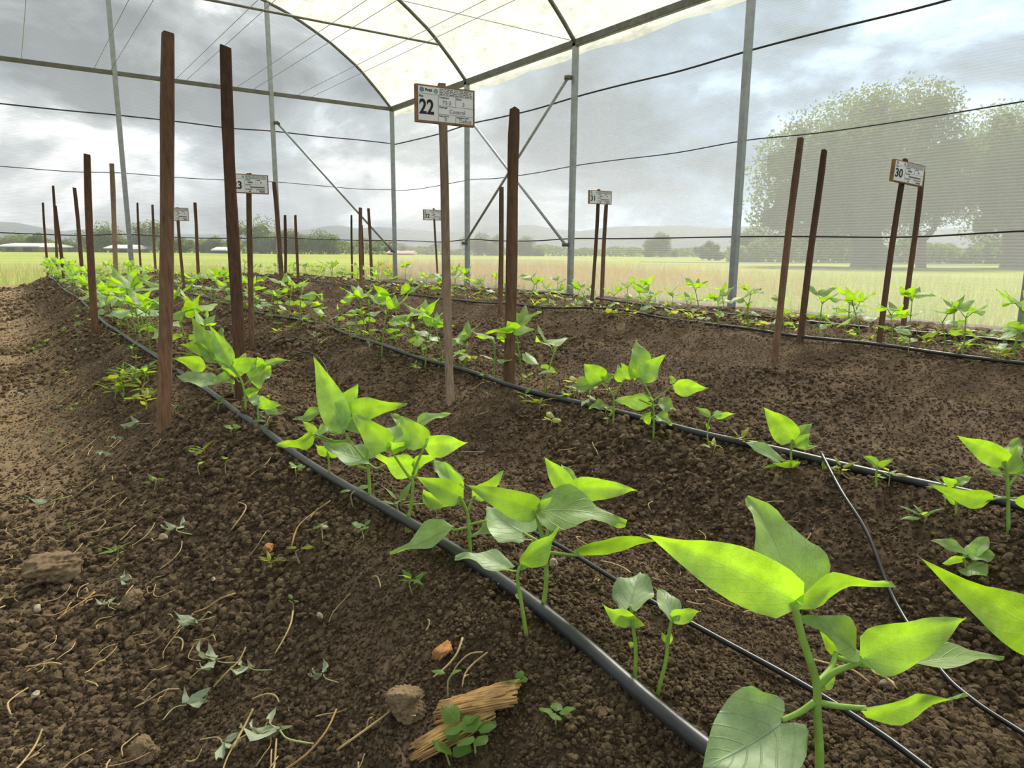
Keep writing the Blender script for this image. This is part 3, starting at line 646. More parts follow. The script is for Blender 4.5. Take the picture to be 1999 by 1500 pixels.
# low scrub that closes the field
def scrub(name, label, x0, x1, D, n, hmin, hmax, mleaf, seed):
    r_ = np.random.RandomState(seed); x = x0 + (x1 - x0) * r_.rand(n); h = hmin + (hmax - hmin) * np.clip(.5 + 1.6 * fbm(x / 40, x * 0 + 3, seed, 3), 0, 1)
    P = np.array([fpx(a, D + b) for a, b in zip(x, r_.rand(n) * 5)]); P[:, 2] += h * r_.rand(n) ** .8
    a = r_.normal(size=(n, 3)); a /= np.linalg.norm(a, axis=1)[:, None]; b = np.cross(a, r_.normal(size=(n, 3))); b /= np.linalg.norm(b, axis=1)[:, None]; s = (.12 + .16 * r_.rand(n))[:, None]
    V = np.stack([P - a * s, P - b * s * .5, P + a * s, P + b * s * .5], 1).reshape(-1, 3)
    tag(np_mesh(name, V, np.arange(n * 4).reshape(-1, 4), mleaf, None, False), label, 'scrub', kind='stuff')
scrub('scrub', 'low hazy scrub closing the field behind the sheds', -150, 860, 97, 14000, .7, 2.6, M_PALETREE, 71)
scrub('dark_scrub', 'low dark scrub closing the field beyond the side wall', 860, 1500, 99, 7000, .5, 1.7, M_TREELEAF, 72)
scrub('tree_scrub', 'shaded scrub under and behind the big trees', 1420, 2300, 50, 12000, .7, 2.0, M_PALETREE, 73)
# field buildings
def shed(name, label, x, D, w, h, rise, mw, mr, dep=6.):
    c = fpx(x, D); right = RM @ np.array([1., 0, 0]); right[2] = 0; right = _n(right); fwd = np.array([-right[1], right[0], 0])
    t = empty(name, c, label=label, cat='building', group='buildings across the field')
    m = MB(); m.box(c + [0, 0, h / 2], right * w / 2, fwd * dep / 2, (0, 0, h / 2)); m.build('wall', mw, t, False)
    V = []
    for s in (-1, 1):
        e_ = c + right * s * (w / 2 + .4); V += [e_ - fwd * (dep / 2 + .5) + [0, 0, h], e_ + [0, 0, h + rise], e_ + fwd * (dep / 2 + .5) + [0, 0, h], e_ - fwd * (dep / 2 + .5) + [0, 0, h - .15], e_ + fwd * (dep / 2 + .5) + [0, 0, h - .15]]
    mesh_obj('roof', V, [(0, 1, 6, 5), (1, 2, 7, 6), (3, 0, 5, 8), (2, 4, 9, 7), (0, 3, 4, 2, 1), (5, 6, 7, 9, 8), (3, 8, 9, 4)], mr, t, False)
    for q in (-.25, .2):
        m = MB(); m.box(c - fwd * (dep / 2 + .03) + right * w * q + [0, 0, h * .45], right * .5, fwd * .04, (0, 0, h * .28)); m.build('window', M_INK, t, False)
shed('farm_shed', 'long white roofed shed at the edge of the field', 72, 90, 4.6, .75, .35, M_HOUSEGREY, M_WHITEROOF)
shed('farm_house', 'low pink walled house with white roof behind the weathered stake', 250, 92, 2.6, .62, .4, M_HOUSEWALL, M_WHITEROOF, 4)
shed('farm_hut', 'small white roofed hut among bushes beside the tall front stake', 440, 92, 1.2, .5, .35, M_HOUSEGREY, M_WHITEROOF, 3)
shed('farm_barn', 'low building with faded red roof beside the corner post', 785, 94, 2.6, .25, .32, M_HOUSEGREY, M_REDROOF, 4)
# leaning sawhorse on the field
c = fpx(1455, 52); t = empty('saw_horse', c, label='small pale trestle standing on the field beside the steel post', cat='trestle')
for s in (-1, 1):
    m = MB(); m.tube([c + [s * .55, 0, 0], c + [s * .1, 0, .75]], .04, 6); m.build('leg', M_BOARD, t)
m = MB(); m.tube([c + [-.25, 0, .7], c + [.35, .1, .78]], .06, 6); m.build('top_rail', M_STRAW, t)
# thin humid haze lying over the far side of the field
c0 = np.array([VIEW[0], VIEW[1], 0]); c0 = _n(c0); sd_ = np.array([c0[1], -c0[0], 0]); hz = MB()
hz.box(c0 * 640 + np.array([0, 0, 45]), sd_ * 900, c0 * 560, (0, 0, 46))
m, nt, out = mat('humid_haze'); vol = N(nt, 'ShaderNodeVolumeScatter'); vol.inputs['Color'].default_value = (.93, .96, 1, 1); vol.inputs['Density'].default_value = .0004; vol.inputs['Anisotropy'].default_value = .2
nt.links.new(vol.outputs[0], out.inputs['Volume'])
tag(hz.build('haze', m, None, False), 'thin pale haze in front of the far hills', 'haze', kind='stuff')
# ------------------------------------------------------------------ stakes and plot signs
def stake_mesh(name, base, top, w, t_, mat_, parent=None, seed=0, pointed=True):
    """sawn wooden stake, slightly crooked and uneven, axes of its section along the rows; base sinks into the soil"""
    r_ = random.Random(seed); base = np.asarray(base, float); top = np.asarray(top, float); d = _n(top - base)
    b0 = base - d * .10; n = 12; V = []; Fc = []
    sx = _n(np.array([1., 0, 0]) - d * d[0]); sy = np.cross(d, sx); rot = r_.uniform(-.25, .25)
    sx, sy = sx * math.cos(rot) + sy * math.sin(rot), sy * math.cos(rot) - sx * math.sin(rot)
    sec = [(.5, .38), (.38, .5), (-.38, .5), (-.5, .38), (-.5, -.38), (-.38, -.5), (.38, -.5), (.5, -.38)]
    for i in range(n):
        u = i / (n - 1); c = b0 + (top - b0) * u + sx * .003 * math.sin(u * 5 + seed) + sy * .002 * math.sin(u * 7 + seed)
        kx = (1 + r_.uniform(-.05, .05)) * (.35 + .65 * min(1, u / .07) if pointed else 1)
        if i == n - 1: kx *= .93
        for a, b in sec: V.append(c + sx * a * w * kx + sy * b * t_ * kx + (d * r_.uniform(-.004, .002) if i == n - 1 else 0))
    for i in range(n - 1):
        for j in range(8): a = i * 8 + j; b = i * 8 + (j + 1) % 8; Fc.append((a, b, b + 8, a + 8))
    Fc += [tuple(range(7, -1, -1)), tuple((n - 1) * 8 + j for j in range(8))]
    loc = Vector(tuple(map(float, base)))
    o = mesh_obj(name, [v - base for v in V] if parent is None else V, Fc, mat_, parent, False)
    if parent is None: o.location = loc
    return o
def foot(px, w, real=.027):
    p = hit(*px); D = depth(p); Dw = real * F / w
    if w >= 12 or abs(D / Dw - 1) < .3: return p, D
    q = at_depth(px[0], px[1], Dw)
    if q[1] > 10.7: q = ony(px[0], px[1], 10.7)
    q = np.array([q[0], q[1], gz(q)]); return q, depth(q)
STAKES = [
 ((331, 67), (318, 835), 22, M_WOOD, 'tallest brown wooden stake standing in the front bed slope before the pipe'),
 ((441, 92), (469, 778), 22, M_DARKWOOD, 'tall dark-topped stake leaning left behind the first bean row'),
 ((169, 301), (185, 652), 8.5, M_DARKWOOD, 'thin near-black stake on the path side of the first row'),
 ((217, 320), (228, 568), 9, M_GREYWOOD, 'pale weathered stake beside the steel post of the end wall'),
 ((145, 367), (163, 552), 7, M_WOOD, 'leaning brown stake with a loop of white twine'),
 ((104, 363), (117, 582), 4.6, M_WOOD, 'thin stake crossing another one near the path'),
 ((108, 402), (126, 556), 4.2, M_DARKWOOD, 'thin stake crossed by another, the farther of the two'),
 ((84, 396), (96, 566), 3.6, M_DARKWOOD, 'leftmost thin stake at the far end of the path'),
 ((268, 396), (277, 558), 3.6, M_DARKWOOD, 'thin dark stake just past the steel post of the end wall'),
 ((297, 400), (305, 545), 4.2, M_WOOD, 'thin stake between the steel post and the tallest front stake'),
 ((380, 396), (389, 556), 4.4, M_WOOD, 'thin stake just past the far unreadable sign'),
 ((535, 356), (553, 578), 8, M_WOOD, 'mid-sized leaning stake beside the steel post next to sign 23'),
 ((557, 420), (557, 556), 4, M_DARKWOOD, 'thin upright stake nearest the diagonal brace post'),
 ((577, 420), (582, 558), 3.8, M_DARKWOOD, 'thin stake alone under the diagonal brace of the end wall'),
 ((686, 420), (688, 566), 3.6, M_DARKWOOD, 'first of the thin stakes crossing the brace foot'),
 ((703, 406), (706, 582), 4.8, M_WOOD, 'tallest of the thin stakes crossing the brace foot'),
 ((706, 440), (711, 566), 3.6, M_DARKWOOD, 'short thin stake half hidden behind a taller one at the brace foot'),
 ((719, 407), (727, 556), 4.2, M_WOOD, 'last thin stake before the corner post'),
 ((875, 402), (877, 566), 3.7, M_WOOD, 'thin stake between sign 32 and the braced post'),
 ((980, 365), (976, 614), 10, M_WOOD, 'brown stake in front of the crossed braces, the shorter one'),
 ((1006, 212), (993, 746), 17, M_WOOD, 'tall brown stake in the second row in front of the crossed braces'),
 ((1183, 400), (1174, 590), 7, M_WOOD, 'bare stake right behind sign 31'),
 ((1562, 270), (1512, 698), 14, M_WOOD, 'nearest brown stake in front of the third pipe'),
 ((1608, 293), (1562, 660), 12.5, M_DARKWOOD, 'dark stake between the third and fourth pipes'),
 ((1801, 335), (1764, 630), 10.5, M_DARKWOOD, 'dark stake right behind sign 30'),
]
for i, (tp, bp_, w, m_, lab) in enumerate(STAKES):
    p, D = foot(bp_, w); top = at_depth(tp[0], tp[1], D)
    o = stake_mesh('wooden_stake', p, top, .026 if w < 20 else .025, .020 if w < 20 else .022, m_, None, i)
    tag(o, lab, 'stake', 'wooden stakes in the beds')
    if i == 4:
        c = at_depth(158, 508, D - .02); tw = MB()
        tw.tube(smooth_path([c + np.array([.02 * math.cos(a), -.014 * math.sin(a), .004 * a - .02]) for a in np.linspace(0, 12, 22)] + [c + np.array([.035, 0, -.05]), c + np.array([.005, -.01, -.07])], 3), .0022, 5)
        tw.build('twine', M_TWINE, o)

def text(body, parent, mat_, loc, size, right, up, xs=1.0, align='LEFT', ext=.0002, bold=0.0):
    cu = bpy.data.curves.new('lettering', 'FONT'); cu.body = body; cu.size = size; cu.align_x = align; cu.extrude = ext; cu.offset = bold
    cu.materials.append(mat_); o = bpy.data.objects.new('lettering', cu); COL.objects.link(o)
    dg = bpy.context.evaluated_depsgraph_get(); me = bpy.data.meshes.new_from_object(o.evaluated_get(dg)); bpy.data.objects.remove(o, do_unlink=True)
    o = bpy.data.objects.new('lettering', me); COL.objects.link(o)
    nrm = np.cross(right, up); M = Matrix.Identity(4)
    for i in range(3): M[i][0] = right[i] * xs; M[i][1] = up[i]; M[i][2] = nrm[i]; M[i][3] = loc[i]
    o.parent = parent; o.matrix_parent_inverse = parent.matrix_world.inverted(); o.matrix_world = M
    return o
def sign(label, stake_top, stake_base, w, c_tl, c_br_w, number, full, facing=None, stake_mat=M_WOOD, base_mat=None, roll=0.0, scale_h=None):
    p, D = foot(stake_base, w); top = at_depth(stake_top[0], stake_top[1], D)
    t = empty('plot_sign', p, label=label, cat='sign', group='numbered plot signs')
    stake_mesh('stake', p, top, .020, .013, stake_mat, t, int(w * 7))
    Yb = top[1] - .020
    tl = ony(c_tl[0], c_tl[1], Yb); rw = ony(c_br_w[0], c_br_w[1], Yb)
    bw, bh = scale_h if scale_h else (.165, .092)
    right = _n(np.array([math.cos(roll), -.10, -math.sin(roll)])); up = _n(np.array([math.sin(roll), 0, math.cos(roll)])); up = _n(up - right * np.dot(up, right)); nrm = np.cross(right, up)
    mid = (tl + rw) / 2; bwx = abs(np.dot(rw - tl, right)); bhz = abs(np.dot(rw - tl, up)); bw, bh = bwx, bhz
    bd = MB(); bd.box(mid, right * bw / 2, up * bh / 2, nrm * .006); bd = bd.build('board', M_BOARD, t, False)
    pw, ph = bw * .93, bh * .90
    pp = MB(); pp.box(mid + nrm * .0066, right * pw / 2, up * ph / 2, nrm * .0006); pp.build('paper', M_PAPER, bd, False); stk = t; t = bd
    o0 = mid + nrm * .0076 - right * pw / 2 + up * ph / 2
    def at(u, v): return o0 + right * pw * u - up * ph * v
    def bars(lst, mat_=M_GREYINK, name='fine_print'):
        m = MB()
        for u0, u1, v, h in lst: m.box((at(u0, v) + at(u1, v)) / 2, right * pw * (u1 - u0) / 2, up * ph * h / 2, nrm * .0001)
        m.build(name, mat_, t, False)['kind'] = 'stuff'
    def disc(u, v, r, mat_, name):
        m = MB(); c = at(u, v); n = 20; V = [c + r * ph * (math.cos(a) * right + math.sin(a) * up) for a in np.linspace(0, 6.283, n, endpoint=False)]
        V2 = [q - nrm * .0003 for q in V]; m.add(V + V2, [tuple(range(n))] + [(i, n + i, n + (i + 1) % n, (i + 1) % n) for i in range(n)]); m.build(name, mat_, t, False)
    if number: text(number, t, M_INK, at(.015, .80), ph * .60, right, up, xs=.86 * pw / ph / 1.95, bold=ph * .016)
    bars([(.0, 1.0, .215, .008), (.355, .36, .6, .78), (.36, 1.0, .52, .008), (.36, 1.0, .77, .008), (.675, .68, .37, .29), (.675, .68, .885, .22)])
    disc(.065, .10, .075, M_BLUE, 'round_emblem'); disc(.315, .11, .075, M_TEAL, 'green_emblem')
    rr = random.Random(int(w * 3)); fine = []
    for k_ in range(4):
        u = .38
        while u < .96:
            l = rr.uniform(.03, .10); fine.append((u, min(u + l, .98), .03 + k_ * .05, .026)); u += l + .015
    bars(fine)
    s = ph
    if full:
        text('Pratt', t, M_INK, at(.125, .135), s * .115, right, up, xs=1.0, bold=s * .004)
        text('Plot', t, M_INK, at(.012, .32), s * .09, right, up, bold=s * .002)
        text('Treatment:', t, M_INK, at(.372, .30), s * .085, right, up, xs=.9)
        text('T5-3', t, M_GREYINK, at(.43, .475), s * .16, right, up)
        text('Block:', t, M_INK, at(.69, .30), s * .085, right, up, xs=.9)
        text('3', t, M_GREYINK, at(.80, .475), s * .16, right, up)
        text('Hydrogel', t, M_INK, at(.372, .59), s * .085, right, up, xs=.9)
        text('Control', t, M_GREYINK, at(.56, .72), s * .17, right, up)
        text('Rate (g/m\u00b2)', t, M_INK, at(.372, .845), s * .08, right, up, xs=.9)
        text('0', t, M_GREYINK, at(.47, .975), s * .16, right, up)
        text('Irrigation Level:', t, M_INK, at(.69, .845), s * .08, right, up, xs=.85)
        text('Deficit', t, M_GREYINK, at(.74, .975), s * .16, right, up)
    else:
        bars([(.02, .12, .28, .05), (.38, .52, .28, .05), (.70, .80, .28, .05), (.44, .58, .41, .09), (.80, .84, .41, .09), (.38, .54, .57, .05), (.50, .92, .68, .08), (.38, .56, .82, .045), (.69, .93, .82, .045), (.46, .52, .93, .08), (.76, .92, .93, .08)])
    return stk
sign('sign numbered 22 on a leaning stake, the nearest plot sign', (860, 163), (880, 780), 14, (812, 162), (922, 250), '22', True, stake_mat=M_GREYWOOD)
sign('sign numbered 23 half hidden by the tall dark-topped stake', (487, 338), (490, 682), 10, (449, 338), (524, 380), '23', False)
sign('sign numbered 30 in front of the big tree', (1766, 311), (1716, 668), 13, (1749, 310), (1793, 366), '30', False, roll=.07, stake_mat=M_DARKWOOD)
sign('sign numbered 31 on a stake beyond the third pipe', (1169, 370), (1155, 605), 7, (1151, 371), (1191, 400), '31', False, stake_mat=M_DARKWOOD)
sign('sign numbered 32 half hidden by the nearest sign stake', (847, 407), (856, 590), 4.6, (827, 409), (866, 431), '32', False)
sign('small far sign peeking past the tallest front stake', (346, 405), (360, 580), 5.6, (326, 405), (369, 432), '', False)

# ------------------------------------------------------------------ drip pipes
def pipe(name, label, pts, r, group, mat_=M_PIPE, lift=0.0):
    P = smooth_path([(x, y, 0) for x, y, *_ in pts], 14); ex = smooth_path([(0, 0, (q[2] if len(q) > 2 else 0)) for q in pts], 14)[:, 2]
    P[:, 2] = ground(P[:, 0], P[:, 1]) + r * .8 + ex + lift
    kz = np.hanning(9); kz /= kz.sum(); P[:, 2] = np.convolve(np.pad(P[:, 2], 4, 'edge'), kz, 'valid')
    m = MB(); m.tube(P, r, 14); o = m.build(name, mat_); tag(o, label, 'pipe', group); return o, P
PIPES = 'drip irrigation pipes along the rows'
p1o, PP1 = pipe('drip_pipe', 'black drip pipe along the first bed, nearest the path',
    [(.36, -.6), (.363, .1), (.365, .277), (.377, .535), (.362, .85), (.353, 1.227), (.352, 1.9), (.348, 2.72), (.33, 3.76), (.35, 5), (.34, 7), (.36, 9), (.35, 11.0)], .0064, PIPES)
p2o, PP2 = pipe('drip_pipe', 'grey black drip pipe along the second bed through sign 22 plants',
    [(1.09, -.8), (1.06, 0), (1.05, .336), (1.03, .612), (1.009, 1.148), (1.01, 1.79), (1.03, 2.4), (1.09, 3.04), (1.04, 3.6), (1.05, 5), (1.03, 7), (1.05, 11.0)], .0064, PIPES)
p3o, PP3 = pipe('drip_pipe', 'drip pipe with a raised kink along the third bed',
    [(2.5, -.8), (2.52, .3), (2.535, .87), (2.60, 1.7), (2.64, 2.4), (2.66, 2.88, .028), (2.58, 3.4), (2.52, 4.3), (2.55, 6), (2.6, 8), (2.55, 11.0)], .0064, PIPES)
p4o, PP4 = pipe('drip_pipe', 'farthest drip pipe along the bed beside the netting wall',
    [(3.2, -.8), (3.2, .3), (3.219, 1.115), (3.217, 2.09), (3.26, 3.1), (3.30, 4.09, .04), (3.24, 5), (3.25, 7), (3.2, 11.0)], .0064, PIPES)
def microtube(label, pxs, lifts=None, r=.0027, start=None):
    P = []
    for i, (x, y) in enumerate(pxs):
        p = hit(x, y); p[2] = gz(p) + r + .007 + (lifts[i] if lifts else 0); P.append(p)
    if start is not None: P[0] = start
    m = MB(); m.tube(smooth_path(P, 8), r, 10); tag(m.build('microtube', M_TUBE), label, 'tube', 'thin irrigation tubes')
microtube('thin black tube running in the furrow beside the first bed', [(935, 978), (1010, 1035), (1110, 1092), (1250, 1180), (1400, 1265), (1560, 1355), (1700, 1445), (1790, 1512), (1900, 1600)])
s0 = PP2[np.argmin(np.abs(PP2[:, 1] - onz(1590, 912, .19)[1]))] + [0, 0, .012]
microtube('thin black tube branching off the second pipe down into the furrow', [(1590, 915), (1640, 985), (1690, 1065), (1745, 1190), (1830, 1320), (1900, 1388), (1999, 1455), (2060, 1500)], [.0, .010, .008, 0, 0, 0, 0, 0], start=s0)
microtube('short arched black tube behind the second front stake', [(500, 697), (530, 680), (565, 672), (620, 678)], [0, .012, .02, .0], .0024)
microtube('black tube looping over the furrow behind the tallest bean leaf', [(540, 722), (575, 706), (605, 704), (632, 722), (645, 752)], [0, .012, .02, .012, 0], .0024)
microtube('black tube end lying in the furrow behind the front bean plants', [(600, 808), (640, 812), (690, 818)], None, .0024)
microtube('lower black tube end lying in the furrow behind the front bean plants', [(610, 826), (660, 830), (720, 852), (760, 880)], None, .0024)
# ------------------------------------------------------------------ leaves and plants
_lu = np.array([0, .03, .09, .18, .30, .44, .58, .72, .84, .93, 1.0])
_lw = {'lance': np.array([.04, .50, .82, .99, 1.0, .86, .67, .46, .27, .12, .0]),
       'heart': np.array([.66, .76, .90, 1.0, 1.0, .90, .74, .54, .33, .15, .0]),
       'oval': np.array([.05, .45, .70, .90, 1.0, 1.0, .93, .76, .55, .32, .0])}
def leaf_geo(base, tip, side, width, kind='lance', fold=.18, curl=.05, wave=.05, ph=0.0, nu=13, nv=4):
    base = np.asarray(base, float); d = np.asarray(tip, float) - base; Ln = np.linalg.norm(d); d = d / Ln
    s = _n(side - d * np.dot(side, d)); n = np.cross(d, s)
    V = []; UV = []
    for i in range(nu):
        u = i / (nu - 1); w = width / 2 * np.interp(u, _lu, _lw[kind]); c = base + d * Ln * u + n * curl * Ln * 4 * u * (1 - u)
        for j in range(-nv, nv + 1):
            v = j / nv; a = abs(v)
            lob = (-.20 * Ln * math.sin(math.pi * min(1, a * .92)) + .05 * Ln * a) * max(0, 1 - u / .3) ** 1.3 if kind == 'heart' else -.05 * Ln * a * max(0, 1 - u / .2)
            z = fold * w * a + wave * width * a * a * math.sin(u * 9 + ph + (2.1 if v > 0 else 0)) + .015 * width * math.sin(u * 26) * a
            V.append(c + s * w * v + n * z + d * lob); UV.append((v, u))
    Fc = []; k = 2 * nv + 1
    for i in range(nu - 1):
        for j in range(k - 1): a = i * k + j; Fc.append((a, a + 1, a + k + 1, a + k))
    return V, Fc, UV
def view_side(base, tip, phi):
    b = np.asarray(base); d = _n(np.asarray(tip) - b); v = _n((b + np.asarray(tip)) / 2 - CAM)
    s = _n(np.cross(d, v)); q = np.cross(d, s); a = math.radians(phi); opts = []
    for sg in (1, -1):     # negative phi: the upper face is turned to the viewer; positive: the underside
        w = s * math.cos(a * sg) + q * math.sin(a * sg); n = np.cross(d, w)
        if np.dot(n, v) > 0: n = -n
        opts.append((n[2], w))
    opts.sort(key=lambda k: k[0]); return opts[1][1] if phi < 0 else opts[0][1]
def nearest_on(polys, p):
    best = None
    for P in polys:
        for i in range(len(P) - 1):
            a, b = P[i], P[i + 1]; t = np.clip(np.dot(p - a, b - a) / (np.dot(b - a, b - a) + 1e-12), 0, 1); q = a + (b - a) * t
            dd = np.linalg.norm(p - q) + (.02 if q[2] > p[2] else 0)
            if best is None or dd < best[0]: best = (dd, q)
    return best[1]
BEANS = 'bean plants along the rows'
def hero(label, root, stems, leaves, depth_from=None, srad=(.0034, .0024), group=BEANS, name='bean_plant', D=None, cat='plant'):
    """stems: px polylines [(x, y, depth offset)...]; leaves: (bx, by, tx, ty, width px, phi, d_base, d_tip, kind)"""
    p = hit(*root) if D is None else at_depth(root[0], root[1], D)
    D = depth(p); p[2] = min(p[2], gz(p)) if D is None else p[2]
    t = empty(name, p, label=label, cat=cat, group=group)
    polys = []; srad = tuple(q * .74 for q in srad)
    for i, st in enumerate(stems):
        P = np.array([at_depth(q[0], q[1], D + (q[2] if len(q) > 2 else 0)) for q in st])
        if i == 0: P = np.vstack([P[0] + [0, 0, -.012], P])
        P = smooth_path(P, 6); polys.append(P)
        m = MB(); m.tube(P, srad if i == 0 else (srad[1] * 1.0, srad[1] * .7), 9); m.build('stem' if i == 0 else 'side_stem', M_STEM, t)
    for i, lf in enumerate(leaves):
        bx, by, tx, ty, w, phi = lf[:6]; db = lf[6] if len(lf) > 6 else 0; dt = lf[7] if len(lf) > 7 else 0; kind = lf[8] if len(lf) > 8 else 'lance'
        b = at_depth(bx, by, D + db); tp = at_depth(tx, ty, D + dt)
        wid = w * (D + db) / F / max(.3, abs(math.cos(math.radians(phi))))
        r_ = random.Random(i * 7 + int(bx)); 
        q = nearest_on(polys, b)
        V, Fc, UV = leaf_geo(b, tp, view_side(b, tp, phi), wid, kind, fold=r_.uniform(.15, .42), curl=r_.choice((-1, 1)) * r_.uniform(.03, .11), wave=r_.uniform(.06, .14), ph=r_.uniform(0, 6))
        o = mesh_obj('leaf', V, Fc, M_OLD if kind == 'heart' else M_LEAF, t, True, UV)
        if np.linalg.norm(q - b) > .004:
            mid = (q + b) / 2 + np.array([0, 0, -.10 * np.linalg.norm(q - b)])
            m = MB(); m.tube(smooth_path([q, mid, b], 5), (srad[1] * .8, srad[1] * .55), 7); m.build('petiole', M_STEM, t)
    return t
hero('largest nearest bean plant with big glowing leaf beside the thin tube', (1597, 1545), [[(1597, 1545), (1600, 1480), (1596, 1400), (1593, 1330), (1568, 1250), (1549, 1176)], [(1594, 1345), (1625, 1315), (1655, 1302), (1694, 1290)], [(1597, 1372), (1640, 1380), (1690, 1383)], [(1590, 1372), (1560, 1392), (1527, 1406)], [(1596, 1335), (1622, 1305, .02), (1632, 1275, .03)]],
     [(1551, 1172, 1258, 1043, 112, 18, 0, -.02), (1556, 1170, 1458, 970, 120, -35, .02, .07), (1552, 1174, 1744, 1140, 44, 55, 0, .01), (1668, 1268, 1556, 1206, 66, -40, .01, .0),
      (1690, 1284, 1887, 1208, 92, 20, 0, -.02), (1790, 1296, 1960, 1286, 46, -50, .02, .03), (1688, 1382, 1884, 1352, 38, 58, .0, .02), (1524, 1412, 1372, 1498, 158, -18, 0, -.03, 'heart'), (1632, 1278, 1600, 1232, 20, 20, .03, .03), (1612, 1345, 1632, 1310, 18, 10, 0, 0)], srad=(.0042, .0032))
hero('two-leaved seedling with a pale round leaf beside the thin tube', (1239, 1336), [[(1239, 1336), (1241, 1270), (1236, 1225), (1231, 1182)]],
     [(1231, 1184, 1250, 1116, 80, -15, 0, .035, 'heart'), (1233, 1212, 1176, 1180, 38, 30, 0, -.01), (1228, 1210, 1260, 1222, 22, 20, 0, 0), (1238, 1262, 1226, 1255, 10, 0, 0, 0, 'oval')], srad=(.0024, .0018))
hero('two-leaved seedling leaning right, the further of the near pair', (1286, 1348), [[(1286, 1348), (1300, 1290), (1305, 1245), (1312, 1206)]],
     [(1312, 1206, 1284, 1150, 40, -30, 0, .03, 'heart'), (1310, 1204, 1368, 1193, 32, 30, 0, 0), (1303, 1258, 1308, 1232, 13, 20, 0, 0, 'oval'), (1302, 1254, 1292, 1234, 10, 20, 0, 0, 'oval')], srad=(.0024, .0018))
hero('full bean plant with wide grey green leaves in the middle of the first row', (1058, 1198), [[(1058, 1198), (1066, 1140), (1064, 1080), (1046, 1000)], [(1064, 1078), (1095, 1082), (1128, 1085)], [(1064, 1070), (1072, 1030, .01), (1110, 958, .03)], [(1058, 1062, .0), (1022, 1040, .03)]],
     [(1050, 996, 910, 946, 58, 15, 0, -.02), (1048, 1000, 1222, 1024, 76, -45, 0, .0), (1022, 1040, 950, 988, 92, -30, .03, .06, 'heart'), (1110, 956, 1062, 892, 42, 15, .03, .03), (1112, 957, 1244, 958, 52, 20, .03, .04), (1114, 952, 1096, 906, 32, -30, .04, .06),
      (1128, 1076, 1304, 1056, 30, 55, 0, .01), (1052, 990, 1080, 970, 18, 10, 0, 0)])
hero('bean plant with folded leaf standing left of the full middle plant', (1028, 1246), [[(1028, 1246), (1018, 1180), (1010, 1130), (1014, 1108)]],
     [(1018, 1100, 1090, 1026, 44, 40, 0, 0), (988, 1110, 888, 1090, 34, -55, 0, .0, 'heart'), (1014, 1110, 1030, 1106, 10, 0, 0, 0, 'oval'), (1016, 1168, 1006, 1160, 10, 0, 0, 0, 'oval')], srad=(.0028, .002))
hero('bean plant with a long drooping leaf lying over the pipe', (918, 1079), [[(918, 1079), (915, 1030), (912, 1000), (898, 970)], [(914, 1030), (890, 1035), (880, 1033)], [(913, 1000), (922, 975), (928, 968)], [(914, 1025), (945, 1018), (985, 1012)]],
     [(900, 972, 812, 931, 48, 12, 0, -.01), (892, 950, 846, 893, 42, -35, .03, .05), (905, 950, 868, 900, 18, 25, .03, .04), (926, 970, 984, 918, 32, 25, 0, 0), (826, 966, 884, 988, 32, 30, .02, 0), (882, 1030, 762, 1084, 42, -50, 0, -.02), (985, 1002, 914, 1052, 32, -45, .0, -.01), (930, 960, 975, 945, 22, 40, .02, .02)], srad=(.003, .0022))
hero('bean plant with paired bright trifoliate leaves in front of the furrow', (794, 1024), [[(794, 1024), (803, 985), (806, 945), (802, 930)], [(803, 938), (780, 905), (760, 875)], [(806, 925), (818, 895), (831, 870)]],
     [(758, 873, 688, 806, 54, 14, 0, 0), (760, 870, 805, 826, 66, -38, .01, .04), (757, 873, 805, 862, 26, 50, 0, 0), (830, 868, 782, 812, 52, 18, 0, .01), (831, 873, 914, 864, 46, 15, 0, -.01), (816, 828, 880, 809, 20, -50, .04, .05), (788, 826, 762, 806, 20, -30, .04, .05), (814, 912, 728, 886, 42, 38, .02, .03), (806, 905, 856, 889, 24, 45, .02, .03), (806, 930, 818, 898, 10, 10, 0, 0)], srad=(.0034, .0024))
hero('bean plant with the tall upright blade-like leaf in the first row', (722, 980), [[(722, 980), (720, 930), (717, 900), (718, 870)], [(717, 902), (690, 870), (672, 842)], [(717, 915), (700, 912), (692, 902)], [(718, 905), (735, 915), (752, 908)]],
     [(668, 840, 611, 694, 58, 12, 0, .02), (670, 838, 705, 815, 52, -45, 0, .02), (668, 806, 698, 750, 46, 15, .02, .03), (676, 804, 794, 790, 44, 18, .02, .01), (712, 896, 630, 862, 46, -45, .0, .01, 'heart'), (640, 842, 610, 848, 20, -50, .0, .0), (612, 851, 538, 868, 26, 45, .02, 0), (718, 872, 732, 842, 14, 15, 0, 0), (616, 846, 590, 822, 20, 20, .02, .02), (624, 802, 572, 820, 22, -40, .05, .05)], srad=(.0034, .0024))
hero('small bean seedling between the pipe and the tall-leaved plant', (642, 937), [[(642, 937), (642, 905), (640, 885)]], [(640, 886, 615, 868, 20, 40, 0, 0), (640, 886, 668, 872, 22, 40, 0, 0)], srad=(.0026, .002))
hero('clump bean plant with two upright pointed leaves behind the front stake', (480, 806), [[(480, 806), (478, 770), (470, 740), (450, 712)], [(470, 740), (445, 715), (422, 704)], [(474, 755), (485, 745), (492, 738)]],
     [(422, 706, 371, 615, 38, 12, .02, .03), (452, 716, 407, 633, 36, 14, 0, .02), (425, 690, 434, 640, 34, -35, .05, .07), (408, 688, 350, 673, 24, 35, .02, .02), (455, 716, 506, 700, 34, 25, 0, .02), (490, 742, 530, 716, 56, -35, .02, .03), (516, 714, 566, 704, 14, -40, .03, .03), (500, 708, 520, 715, 30, 25, .03, .03), (480, 770, 508, 760, 24, 30, .0, .0), (460, 735, 480, 690, 30, -30, .05, .06)], srad=(.0034, .0024))
